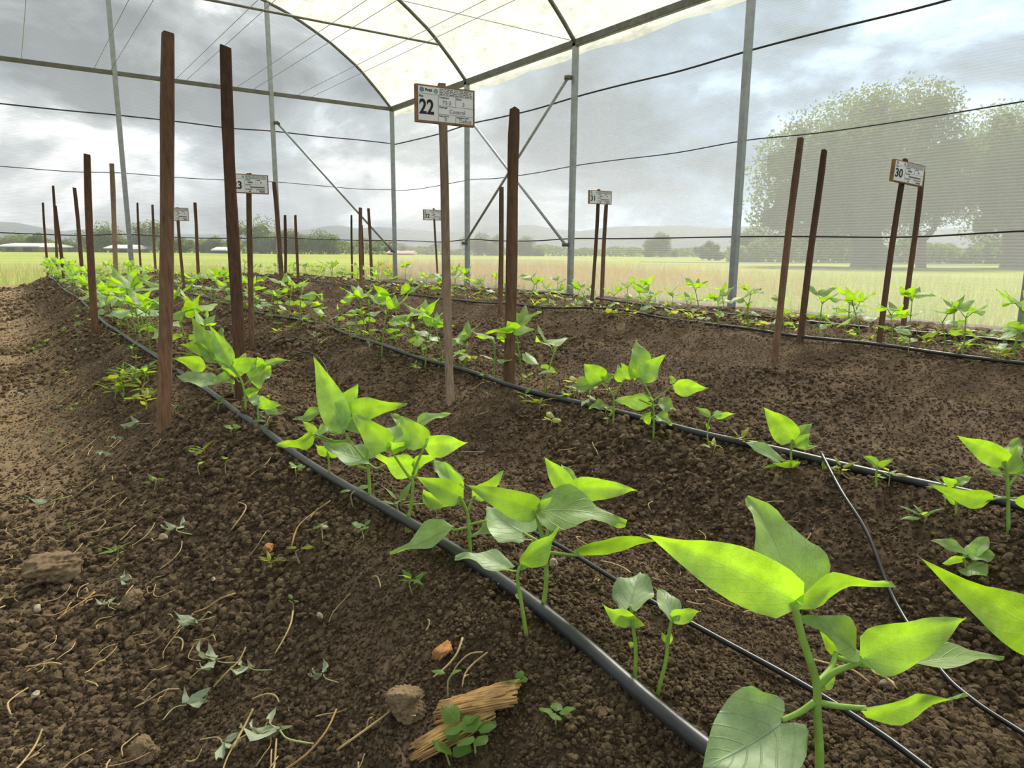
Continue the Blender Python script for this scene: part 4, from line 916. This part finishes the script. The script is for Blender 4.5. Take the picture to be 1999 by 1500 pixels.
hero('low leafy bean plant right behind the tallest front stake', (456, 772), [[(456, 772), (448, 735), (432, 718)]],
     [(412, 745, 344, 733, 30, -50, 0, -.01, 'heart'), (400, 715, 338, 700, 30, 20, .02, .02), (436, 722, 470, 712, 26, 20, 0, 0), (420, 740, 460, 748, 22, -40, 0, 0)], srad=(.003, .0022))
hero('small two-leaved plant beside the first pipe below the leafy clump', (506, 830), [[(506, 830), (503, 800), (505, 782)]], [(505, 784, 548, 792, 26, 25, 0, 0), (505, 784, 485, 776, 24, -35, 0, 0, 'heart'), (520, 800, 550, 808, 18, -30, .02, .02)], srad=(.0024, .0018))
# second row
hero('tall bean plant with upright pale leaf in the second row', (1276, 850), [[(1276, 850), (1276, 800), (1268, 770), (1250, 738)], [(1272, 785), (1290, 772), (1314, 752)], [(1270, 790), (1258, 785), (1248, 780)]],
     [(1243, 738, 1242, 663, 46, -30, .02, .05), (1252, 740, 1298, 692, 40, 15, 0, .01), (1238, 736, 1212, 708, 24, 20, .01, .01), (1316, 752, 1382, 758, 34, 18, 0, .0), (1314, 748, 1306, 733, 14, -30, 0, 0), (1264, 784, 1200, 782, 32, 30, .0, 0, 'heart'), (1285, 790, 1320, 800, 30, -45, 0, 0), (1270, 812, 1250, 815, 26, 35, 0, -.01), (1282, 812, 1312, 830, 22, -45, 0, -.01)], srad=(.003, .0022))
hero('bean plant spreading three bright leaflets left of the upright pale leaf', (1197, 830), [[(1197, 830), (1198, 780), (1192, 765), (1174, 744)], [(1197, 775), (1210, 755), (1216, 742)]],
     [(1175, 742, 1140, 710, 46, 15, 0, 0), (1172, 744, 1103, 755, 24, -40, 0, 0), (1178, 742, 1200, 732, 24, -35, 0, 0), (1216, 744, 1206, 712, 26, 15, 0, .01), (1180, 790, 1150, 798, 20, -40, 0, 0)], srad=(.0028, .002))
hero('slender seedling with drooping small leaves bending over the second pipe', (1384, 872), [[(1384, 872), (1381, 850), (1384, 822), (1392, 812)]], [(1386, 812, 1357, 794, 14, -30, 0, 0), (1398, 814, 1436, 808, 12, 40, 0, 0), (1396, 813, 1412, 806, 16, -30, 0, 0, 'heart'), (1384, 838, 1378, 826, 6, 10, 0, 0)], srad=(.0022, .0016))
hero('bean plant with one broad bright leaf on the second pipe', (1545, 908), [[(1545, 908), (1544, 880), (1547, 858)]],
     [(1547, 858, 1491, 795, 52, 12, 0, 0), (1552, 862, 1586, 826, 30, -20, .01, .02), (1555, 870, 1582, 846, 26, 20, 0, 0), (1552, 873, 1600, 870, 12, -40, 0, 0), (1518, 898, 1450, 862, 24, -45, 0, 0, 'heart'), (1560, 905, 1490, 914, 12, 50, -.01, -.02), (1590, 912, 1644, 924, 22, -45, 0, 0, 'heart')], srad=(.003, .0022))
hero('tiny upright shoot beside the branching thin tube', (1606, 920), [[(1606, 920), (1607, 908)]], [(1607, 912, 1610, 895, 8, 10, 0, 0), (1610, 916, 1640, 912, 12, -40, 0, 0)], srad=(.002, .0015))
hero('two-leaved seedling on the second pipe right of the branching tube', (1711, 958), [[(1711, 958), (1710, 930), (1713, 910)]], [(1711, 908, 1684, 890, 18, -30, 0, 0), (1713, 908, 1744, 895, 12, 30, 0, 0), (1713, 926, 1717, 932, 9, 0, 0, 0, 'oval')], srad=(.0024, .0018))
hero('bean plant with arching leaves cut by the frame on the second pipe', (1968, 1042), [[(1968, 1042), (1968, 980), (1966, 935), (1962, 900)], [(1968, 972), (1945, 974), (1925, 978)], [(1968, 950), (1985, 930), (2010, 910)]],
     [(1961, 900, 1868, 850, 46, 14, 0, -.01), (1963, 895, 1990, 855, 40, -30, .02, .04), (1968, 922, 1986, 868, 36, 15, 0, .01), (1955, 925, 1925, 915, 18, -45, 0, 0), (1932, 976, 1812, 945, 38, 25, 0, -.01), (1985, 925, 2030, 905, 30, -30, 0, 0), (1985, 972, 2060, 985, 30, 30, 0, 0)], srad=(.0034, .0024))
hero('small bean seedling left of the plant cut by the frame', (1866, 1012), [[(1866, 1012), (1866, 975), (1864, 945)]], [(1864, 946, 1836, 930, 20, 15, 0, 0), (1868, 945, 1896, 932, 20, -35, 0, 0), (1864, 985, 1842, 965, 8, 10, 0, 0)], srad=(.0024, .0018))
hero('big bean leaf reaching in from the frame edge beside the largest plant', (2120, 1420), [[(2120, 1420), (2115, 1340), (2105, 1260)]], [(2105, 1262, 1796, 1089, 120, 15, 0, -.03), (2060, 1300, 1995, 1200, 30, -40, .05, .06), (2105, 1262, 2230, 1200, 100, 20, 0, 0)], srad=(.0038, .003))
hero('grey green weed with round leaves near the frame edge', (1888, 1122), [[(1888, 1122), (1884, 1100), (1880, 1088)]], [(1886, 1080, 1816, 1056, 20, -40, 0, 0, 'oval'), (1892, 1085, 1928, 1048, 30, -30, .0, .01, 'oval'), (1890, 1080, 1942, 1086, 28, -45, 0, -.01, 'oval'), (1882, 1092, 1840, 1100, 14, 45, 0, -.01, 'oval'), (1884, 1110, 1925, 1125, 36, -50, 0, -.03, 'oval')], name='broadleaf_weed', group='weeds on the beds', srad=(.0024, .0018), cat='weed')

# --- generated plants for the rest of the rows
def plant_geo(seed, size=1.0):
    """returns parts [(name, V, F, UV, mat)] of a bean plant of about 15 cm with its root at the origin"""
    r_ = random.Random(seed); parts = []; H = r_.uniform(.075, .125) * size
    lean = np.array([r_.uniform(-.02, .02), r_.uniform(-.02, .02), 0]); top = np.array([0, 0, H]) + lean
    P = smooth_path([np.array([0, 0, -.015]), np.array([0, 0, H * .4]) + lean * .2, top], 5)
    m = MB(); m.tube(P, (.0026, .0018), 6)
    az0 = r_.uniform(0, 6.28)
    def leaf(b, az, el, Ln, w, kind, tiltr, mat_):
        d = np.array([math.cos(az) * math.cos(el), math.sin(az) * math.cos(el), math.sin(el)])
        s = _n(np.cross(d, [0, 0, 1.0])); q = np.cross(s, d); s = s * math.cos(tiltr) + q * math.sin(tiltr)
        V, Fc, UV = leaf_geo(b, b + d * Ln, s, w, kind, r_.uniform(.1, .3), r_.uniform(-.08, .08), r_.uniform(.03, .08), r_.uniform(0, 6), 9, 3)
        parts.append(('leaf', V, Fc, UV, mat_))
    for k in range(2):
        az = az0 + k * math.pi + r_.uniform(-.3, .3); b0 = np.array([0, 0, H * .55]) + lean * .4; b = b0 + np.array([math.cos(az), math.sin(az), .5]) * .022 * size
        m.tube([b0, b], (.0016, .0012), 5)
        leaf(b, az, r_.uniform(-.6, .25), r_.uniform(.035, .055) * size, r_.uniform(.035, .05) * size, 'heart', r_.uniform(-.5, .5), M_OLD)
    for k in range(r_.choice((1, 2, 2))):
        az = az0 + 1.57 + k * math.pi + r_.uniform(-.5, .5); b = top + np.array([math.cos(az), math.sin(az), 1.0]) * r_.uniform(.018, .034) * size
        m.tube([top, b], (.0016, .0012), 5)
        for q in (-1.5, 0, 1.5):
            leaf(b, az + q + r_.uniform(-.3, .3), r_.uniform(-.25, .85), r_.uniform(.05, .078) * size, r_.uniform(.028, .042) * size, 'lance', r_.uniform(-.7, .7), M_LEAF)
    leaf(top, az0, 1.2, .025 * size, .010 * size, 'lance', .3, M_LEAF)
    parts.append(('stem', m.v, m.f, m.uv, M_STEM)); return parts
def to_mesh(name, V, Fc, UV, mats, midx=None):
    me = bpy.data.meshes.new(name); me.from_pydata([tuple(map(float, v)) for v in V], [], [tuple(f) for f in Fc])
    me.polygons.foreach_set('use_smooth', [True] * len(me.polygons)); ul = me.uv_layers.new(name='UVMap')
    idx = np.zeros(len(me.loops), np.int32); me.loops.foreach_get('vertex_index', idx); ul.data.foreach_set('uv', np.asarray(UV, np.float32)[idx].ravel())
    for q in mats: me.materials.append(q)
    if midx is not None: me.polygons.foreach_set('material_index', midx)
    me.update(); return me
VAR = []
for s in range(9):
    pa = plant_geo(100 + s); single = MB(); mi = []
    lst = []
    for nm, V, Fc, UV, mm in pa:
        lst.append((nm, to_mesh(nm, V, Fc, UV, [mm]))); single.add(V, Fc, UV); mi += [{M_LEAF: 0, M_OLD: 1, M_STEM: 2}[mm]] * len(Fc)
    VAR.append((lst, to_mesh('bean_plant', single.v, single.f, single.uv, [M_LEAF, M_OLD, M_STEM], mi)))
def place(x, y, scale, label, seed, z=None, parts=True):
    r_ = random.Random(seed); lst, one = VAR[r_.randrange(len(VAR))]; zz = gz((x, y)) - .004
    if parts: t = bpy.data.objects.new('bean_plant', None); t.empty_display_size = .02
    else: t = bpy.data.objects.new('bean_plant', one)
    COL.objects.link(t); t.location = (x, y, zz); t.rotation_euler = (r_.uniform(-.12, .12), r_.uniform(-.12, .12), r_.uniform(0, 6.28)); t.scale = (scale,) * 3
    tag(t, label, 'plant', BEANS)
    if parts:
        for nm, me in lst: o = bpy.data.objects.new(nm, me); COL.objects.link(o); o.parent = t
    return t
pr = random.Random(5); cnt = 0
ORD = 'first second third fourth fifth sixth seventh eighth ninth tenth eleventh twelfth thirteenth fourteenth fifteenth sixteenth seventeenth eighteenth nineteenth twentieth'.split()
def row(x0, ranges, sc):
    """ranges: (y from, y to, spacing, label); a label with %s is counted along the row"""
    global cnt
    for y0, y1, step, lab in ranges:
        y = y0; k = 0
        while y < y1:
            place(x0 + pr.uniform(-.045, .05), y + pr.uniform(-.02, .02), pr.uniform(*sc), lab % ORD[min(k, 19)] if '%s' in lab else lab, cnt, parts=y < 5.0); cnt += 1; k += 1
            y += step * pr.uniform(.75, 1.3)
row(.40, [(2.15, 3.4, .115, '%s bean plant behind the tall front stakes, first row'), (3.4, 5.2, .125, '%s bean plant past the near-black path stake, first row'), (5.2, 10.8, .19, 'bean plant at the far end of the first row')], (1.0, 1.4))
row(1.07, [(1.75, 2.7, .13, '%s bean plant behind the stake of sign 22, second row'), (2.7, 4.6, .13, '%s bean plant past the bend of the second pipe'), (4.6, 10.8, .20, 'bean plant at the far end of the second row')], (.85, 1.25))
row(2.66, [(.75, 2.3, .19, '%s bean plant from the frame edge, third row'), (2.3, 5.0, .22, '%s bean plant around the raised pipe kink, third row'), (5.0, 10.8, .26, 'bean plant at the far end of the third row')], (.8, 1.35))
row(3.27, [(1.0, 3.2, .19, '%s bean plant from the frame edge, fourth row by the netting'), (3.2, 6.0, .24, '%s bean plant past sign 30, fourth row by the netting'), (6.0, 10.8, .30, 'bean plant at the far end of the fourth row')], (.8, 1.25))
for i, (x, y, s, lab) in enumerate([(1020, 745, 1.0, 'bean plant at the foot of the tall stake in the second row'), (1062, 770, .95, 'bean plant just right of the tall stake in the second row'), (965, 745, .8, 'bean plant just left of the tall stake in the second row'),
                                    (905, 720, .8, 'bean plant right behind the foot of sign 22'), (830, 712, 1.0, 'bean plant left of the foot of sign 22'), (745, 690, 1.1, 'tall leafy bean plant at the bend of the second pipe'),
                                    (1150, 800, .5, 'small bean seedling left of the spreading second row plant'), (1655, 640, 1.2, 'largest bean plant of the third row beside the dark stake'), (1740, 668, 1.1, 'bean plant just under the stake of sign 30'), (1880, 690, 1.0, 'bean plant of the third row near the frame edge'), (1975, 705, 1.0, 'last bean plant of the third row at the frame edge'),
                                    (1610, 655, .9, 'bean plant between the two brown stakes of the third row')]):
    p = hit(x, y); place(p[0], p[1], s, lab, 900 + i)
print('plants', cnt)
# ------------------------------------------------------------------ weeds, litter and stones
def weed_mesh(seed, kind):
    r_ = random.Random(seed); m = MB(); st = MB(); mi = []
    H = r_.uniform(.008, .018)
    n = {'pair': 2, 'clover': 4, 'tuft': 6, 'wilt': 5}[kind]; az0 = r_.uniform(0, 6.28)
    P = [np.array([0, 0, -.006]), np.array([r_.uniform(-.004, .004), r_.uniform(-.004, .004), H * .6]), np.array([r_.uniform(-.006, .006), r_.uniform(-.006, .006), H])]
    if kind == 'wilt': P = [np.array([-.03, 0, .002]), np.array([-.012, .006, .005]), np.array([0, 0, .004])]; H = .005
    V, Fc = tube_data(smooth_path(P, 4), (.0008, .0006), 5); m.add(V, Fc); mi += [1] * len(Fc)
    for k in range(n):
        az = az0 + k * 6.283 / n + r_.uniform(-.3, .3); el = r_.uniform(-.1, .6)
        Ln = r_.uniform(.010, .016); w = Ln * r_.uniform(.45, .65); hh = H if kind != 'tuft' else H * r_.uniform(.3, 1)
        if kind == 'clover': w = Ln * .9
        if kind == 'tuft': Ln *= 1.4; w = Ln * .3
        if kind == 'wilt': Ln = r_.uniform(.016, .030); w = Ln * .38; el = r_.uniform(-.2, .5); az = r_.uniform(-1.2, 1.2)
        b = np.array([0, 0, hh]); d = np.array([math.cos(az) * math.cos(el), math.sin(az) * math.cos(el), math.sin(el)]); s = _n(np.cross(d, [0, 0, 1.])); q = np.cross(s, d); a = r_.uniform(-.4, .4) if kind != 'wilt' else r_.uniform(-1.3, 1.3)
        V, Fc, UV = leaf_geo(b + d * .003, b + d * (Ln + .003), s * math.cos(a) + q * math.sin(a), w, 'oval' if kind in ('pair', 'clover') else 'lance', .2, -.08 if kind != 'wilt' else .25, .05 if kind != 'wilt' else .25, r_.uniform(0, 6), 6, 2)
        m.add(V, Fc, UV); mi += [0] * len(Fc)
    return m, mi
WV = {}
for kind in ('pair', 'clover', 'tuft', 'wilt'):
    WV[kind] = []
    for s in range(5):
        m, mi = weed_mesh(s * 13 + len(kind), kind)
        for mm in ((M_WEED, M_YOUNG) if kind != 'wilt' else (M_WILT,)):
            WV[kind].append((mm, to_mesh('weed_seedling', m.v, m.f, m.uv, [mm, M_STEMT], mi)))
WEEDS = 'weed seedlings in the beds'
def weed(x, y, kind, sc, label, seed, yellow=False, z=None, name='weed_seedling'):
    r_ = random.Random(seed); c = [q for q in WV[kind] if kind == 'wilt' or (q[0] is M_YOUNG) == yellow]
    o = bpy.data.objects.new(name, r_.choice(c)[1]); COL.objects.link(o); o.location = (x, y, gz((x, y)) + (.002 if kind != 'wilt' else .004)); o.scale = (sc,) * 3
    o.rotation_euler = (0, 0, r_.uniform(0, 6.28)); tag(o, label, 'weed', WEEDS); return o
single = [
 (710, 1048, 'clover', 1.1, 'round-leaved weed just left of the first pipe'), (585, 1095, 'pair', 1.3, 'pale two-leaved weed right of the orange stone'), (528, 1112, 'tuft', 1.1, 'small weed below the orange stone'), (805, 1155, 'tuft', 1.1, 'star-like weed on the slope below the first pipe'),
 (630, 1050, 'pair', 1.3, 'flat weed with a white pebble beside it'), (573, 1195, 'pair', .8, 'tiny white-leaved seedling in the middle of the slope'), (875, 1356, 'pair', 1.6, 'two-leaved seedling above the dry palm fibre'), (1012, 1345, 'clover', 1.0, 'small three-leaved seedling right of the palm fibre'),
 (1085, 1430, 'clover', 1.5, 'four-leaved seedling right of the palm fibre near the frame bottom'), (902, 1450, 'clover', 2.1, 'large clover-like weed growing over the palm fibre'), (930, 1478, 'clover', 2.0, 'clover-like weed at the frame bottom beside the palm fibre'), (880, 1490, 'clover', 1.9, 'clover-like weed under the end of the palm fibre'),
 (1800, 1022, 'tuft', 1.6, 'bright small weed below the second pipe near the frame edge'), (1390, 888, 'tuft', 1.5, 'yellowish weed at the foot of the slender seedling'), (390, 925, 'pair', 1.6, 'flat green weed on the slope above the stick litter'), (385, 900, 'clover', 1.1, 'small weed on the slope under the tallest stake'),
 (300, 955, 'tuft', 1.5, 'drooping weed on the slope left of the flat green weed'), (455, 850, 'clover', 1.2, 'weed between the tallest stake and the first pipe'), (425, 800, 'tuft', 1.2, 'tufted weed right of the tallest stake foot'), (580, 935, 'clover', 1.1, 'green weed tucked under the first pipe'),
 (240, 770, 'tuft', 2.4, 'bushy weed clump left of the tallest stake'), (275, 750, 'tuft', 2.8, 'yellow green weed clump beside the tallest stake'), (285, 800, 'tuft', 2.2, 'yellow weed sprig at the foot of the tallest stake'), (260, 690, 'tuft', 1.8, 'weed sprig on the bed shoulder past the tallest stake'), (230, 720, 'pair', 1.8, 'small weed on the slope past the tallest stake'),
 (780, 1000, 'tuft', 2.0, 'dark weed beside the stem of the paired-leaf bean plant'), (690, 985, 'pair', 1.6, 'weed beside the first pipe in front of the tall-leaved plant'), (1445, 870, 'tuft', 1.8, 'yellowish weed left of the broad bright leaf'), (1640, 930, 'tuft', 1.5, 'orange tinged weed right of the branching tube'), (1735, 945, 'tuft', 1.4, 'orange tinged weed right of the two-leaved seedling'), (1845, 985, 'tuft', 1.6, 'upright weed left of the small frame-edge seedling'),
]
for i, (x, y, kd, s, lab) in enumerate(single):
    p = hit(x, y); weed(p[0], p[1], kd, s * (.62 if 'palm' in lab else .85), lab, i, yellow=('yellow' in lab or 'orange' in lab))
for i, (x, y, s, lab) in enumerate([(100, 988, 2.2, 'wilted uprooted weed lying on the path edge'), (345, 1045, 1.8, 'wilted weed with pale roots on the upper slope'), (235, 1140, 1.0, 'wilted sprig beside the big soil clod'), (215, 1188, 1.2, 'limp green sprig below the big soil clod'), (385, 1225, 1.7, 'withered weed with curled grey leaf in mid slope'), (425, 1305, 1.6, 'limp green weed hanging down the slope'), (488, 1318, 1.3, 'withered weed with a thin bent stalk'), (365, 1390, 1.4, 'withered weed near the frame bottom'), (632, 1330, 1.1, 'curled white and green wilted leaf'), (548, 1445, 2.2, 'largest wilted weed clump at the frame bottom'), (436, 1468, 1.4, 'half wilted weed at the frame bottom edge'),
                                     (200, 890, 1.6, 'wilted weeds on the slope below the yellow clump'), (170, 800, 1.4, 'pale wilted weed on the path past the stick litter'), (225, 862, 1.6, 'grey curled leaf on the slope below the tallest stake'), (270, 835, 2.0, 'bright wilted leaf just left of the tallest stake foot')]):
    p = hit(x, y); weed(p[0], p[1], 'wilt', s * .62, lab, 40 + i, name='wilted_weed')
wr = random.Random(9)
for i in range(14):
    p = hit(wr.uniform(222, 305), wr.uniform(728, 792)); weed(p[0], p[1], wr.choice(('tuft', 'tuft', 'clover')), wr.uniform(1.5, 2.4), 'sprig in the yellow green weed patch left of the tallest stake', 700 + i, yellow=i % 2 == 0)
def weed_row(x0, dx, y0, y1, n, sc, labs, py):
    for i in range(n):
        u = wr.random(); y = y0 + (y1 - y0) * u; lab = [q for a, q in labs if y >= a][-1]; weed(x0 + wr.uniform(*dx), y, wr.choice(('pair', 'tuft', 'clover', 'tuft')), wr.uniform(*sc), lab, 200 + wr.randrange(9999), yellow=wr.random() < py)
weed_row(.35, (-.10, .14), 1.0, 5.5, 34, (.9, 1.7), [(0, 'little weed seedling beside the first pipe below the upright bean leaf'), (1.9, 'little weed seedling beside the first pipe past the tall front stakes'), (3.4, 'little weed seedling far along the first pipe')], .3)
weed_row(1.02, (-.12, .10), .9, 5.5, 62, (.9, 1.8), [(0, 'little weed seedling beside the second pipe under the upright pale leaf'), (1.5, 'little weed seedling beside the second pipe near sign 22'), (2.3, 'little weed seedling beside the second pipe past sign 22'), (3.4, 'little weed seedling far along the second pipe')], .45)
weed_row(2.60, (-.06, .25), .7, 6.0, 88, (1.3, 2.6), [(0, 'yellow green weed seedling by the third pipe near the frame edge'), (1.3, 'yellow green weed seedling by the third pipe below sign 30'), (2.0, 'yellow green weed seedling by the third pipe at the brown stakes'), (2.7, 'yellow green weed seedling at the kink of the third pipe'), (3.6, 'yellow green weed seedling far along the third pipe')], .75)
weed_row(3.18, (-.15, .12), .9, 6.0, 60, (1.3, 2.6), [(0, 'yellow green weed seedling by the fourth pipe near the frame edge'), (2.0, 'yellow green weed seedling by the fourth pipe past sign 30'), (3.4, 'yellow green weed seedling by the fourth pipe below sign 31'), (4.6, 'yellow green weed seedling far along the fourth pipe')], .7)
weed_row(.14, (-.12, .10), .9, 4.5, 22, (.6, 1.1), [(0, 'tiny weed seedling on the near path-side slope'), (1.8, 'tiny weed seedling on the slope past the tallest stake')], .2)

def straw_geo(r_, p, Ln, rad):
    az = r_.uniform(0, 6.28); d = np.array([math.cos(az), math.sin(az), 0]); s = np.array([-d[1], d[0], 0]); bend = r_.uniform(-.25, .25) * Ln
    pts = []
    for u in (-.5, -.15, .2, .5):
        q = np.array(p) + d * Ln * u + s * bend * (u * u * 4 - .5); q[2] = gz(q) + rad * 1.2 + .004 + r_.uniform(0, .005); pts.append(q)
    return tube_data(smooth_path(pts, 3), (rad, rad * .8), 5)
sr = random.Random(21); mm = MB()
for i in range(950):
    Y = .45 + 5.0 * sr.random() ** 1.7; X = sr.uniform(-.25, .16) if sr.random() < .8 else sr.uniform(.1, 1.0)
    V, Fc = straw_geo(sr, (X, Y, 0), sr.uniform(.008, .045) * (1 + .2 * Y), sr.uniform(.0005, .0011)); mm.add(V, Fc)
tag(mm.build('straw_litter', M_STRAW), 'fine dry straw bits strewn over the path and slope', 'straw', kind='stuff')
for i, (x, y, Ln, lab) in enumerate([(155, 1190, .055, 'longest straw stalk below the big soil clod'), (90, 1310, .045, 'bent straw near the frame edge above the pale patch'), (720, 1435, .055, 'thick dry stick left of the palm fibre'), (610, 1470, .06, 'curved reddish root at the frame bottom'), (475, 1440, .04, 'short straw left of the largest wilted weed'), (60, 1480, .06, 'reddish straw in the corner of the frame'), (420, 1190, .05, 'brown twig on the slope above the curled leaf'), (560, 1245, .05, 'thin brown twig in the middle of the slope'), (470, 1010, .07, 'long pale root arching on the upper slope'), (600, 1030, .07, 'curved dry stem left of the first pipe'), (880, 1300, .04, 'dry twig beside the first pipe'), (1640, 1320, .05, 'pale root lying under the largest bean plant'), (1720, 1335, .05, 'pale root between the two thin tubes'), (130, 880, .08, 'thick brown stick on the path slope'), (30, 1380, .05, 'pale straw on the path near the frame edge')]):
    p = hit(x, y); r_ = random.Random(300 + i); V, Fc = straw_geo(r_, p, Ln, .0012); m = MB(); m.add(V, Fc); o = m.build('straw_stalk', M_STRAW if i % 3 else M_FIBRE); tag(o, lab, 'straw', 'larger straw and twigs on the soil')
def rock(name, label, px, r, sq, mat_, seed, cat='stone', grp='stones on the soil'):
    p = hit(*px); r_ = np.random.RandomState(seed); v, f = ico(5 if r > .015 else 4)
    nn = np.zeros(len(v))
    for k in range(9):
        d = r_.normal(size=3); d /= np.linalg.norm(d); nn -= np.clip((v @ d) - r_.uniform(.45, .8), 0, 1) * .8
    nn += (r_.rand(len(v)) - .5) * .07 + .07 * np.sin(v[:, 0] * 17 + 2) * np.sin(v[:, 1] * 19) * np.sin(v[:, 2] * 18) + .06 * np.sin(v[:, 0] * 9) * np.sin(v[:, 1] * 11 + v[:, 2] * 8)
    if r > .015: nn += clods(v[:, 0] * .11 + v[:, 2] * .05 + seed, v[:, 1] * .11 + v[:, 2] * .04) * 9 - .12
    a = r_.rand() * 3; R = np.array([[math.cos(a), -math.sin(a), 0], [math.sin(a), math.cos(a), 0], [0, 0, 1]])
    vv = (v * (1 + nn)[:, None] * r * np.array(sq)) @ R.T
    o = np_mesh(name, vv, f, mat_); o.location = (p[0], p[1], gz(p) + r * sq[2] * (.35 if r > .015 else .8)); tag(o, label, cat, grp); return o
rock('soil_clod', 'largest soil clod lying on the path', (118, 1120), .046, (1.25, .85, .75), M_CLOD, 1, 'clod', 'large soil clods')
rock('soil_clod', 'second large clod below the largest one', (265, 1180), .018, (1.1, 1, .8), M_CLOD, 2, 'clod', 'large soil clods')
rock('soil_clod', 'clod beside the frame bottom left of the wilted weed', (290, 1470), .018, (1.1, 1, .7), M_CLOD, 3, 'clod', 'large soil clods')
rock('soil_clod', 'crumbling clod left of the palm fibre', (800, 1380), .022, (1.1, 1, .7), M_CLOD, 6, 'clod', 'large soil clods')
for i, (x, y, r, m_, lab) in enumerate([(525, 1078, .010, M_STONE, 'orange stone on the upper slope'), (866, 1282, .011, M_STONE, 'elongated tan stone below the first pipe'), (633, 1033, .006, M_PALE, 'white pebble beside the flat weed'), (75, 1195, .008, M_PALE, 'pale stone below the largest clod'), (318, 1055, .008, M_PALE, 'pale stone beside the wilted weed with roots'), (625, 1208, .005, M_PALE, 'small pale pebble in the middle of the slope'), (417, 1135, .004, M_PALE, 'tiny round white pebble on the slope'), (1082, 1106, .007, M_PALE, 'pale pebble behind the middle bean plant'), (1733, 1345, .008, M_PALE, 'pale pebble under the leaves of the largest plant'), (70, 1362, .006, M_PALE, 'pale chip near the frame edge'), (40, 775, .012, M_PALE, 'white scrap on the path edge')]):
    rock('stone', lab, (x, y), r, (1.25 if m_ is M_STONE else 1, .75, .7), m_, 20 + i)
# dry palm fibre
p0 = hit(915, 1425); fb = empty('palm_fibre', p0, label='torn piece of dry tan palm fibre at the frame bottom', cat='fibre')
fr = random.Random(4)
def fibre_bundle(a, b, n, spread, name):
    A = hit(*a); B = hit(*b); d = B - A; s = _n(np.cross(d, [0, 0, 1.])); m = MB()
    for i in range(n):
        q = fr.uniform(-1, 1); o = s * spread * q + np.array([0, 0, fr.uniform(.001, .010)]); u0 = fr.uniform(-.12, .12); u1 = 1 + fr.uniform(-.18, .10)
        pts = [A + d * (u0 + (u1 - u0) * t) + o * (1 + .25 * math.sin(t * 3 + q)) + s * fr.uniform(-.0012, .0012) for t in (0, .33, .66, 1)]
        for k_ in pts: k_[2] = max(k_[2], gz(k_) + .005 + .004 * (1 - abs(q)) + fr.uniform(0, .003))
        m.tube(smooth_path(pts, 2), fr.uniform(.0005, .0012), 4)
    m.build(name, M_FIBRE, fb)
fibre_bundle((865, 1404), (1000, 1376), 110, .010, 'fibre_mat'); fibre_bundle((815, 1478), (955, 1405), 100, .009, 'fibre_strip')
bpy.context.view_layer.update()
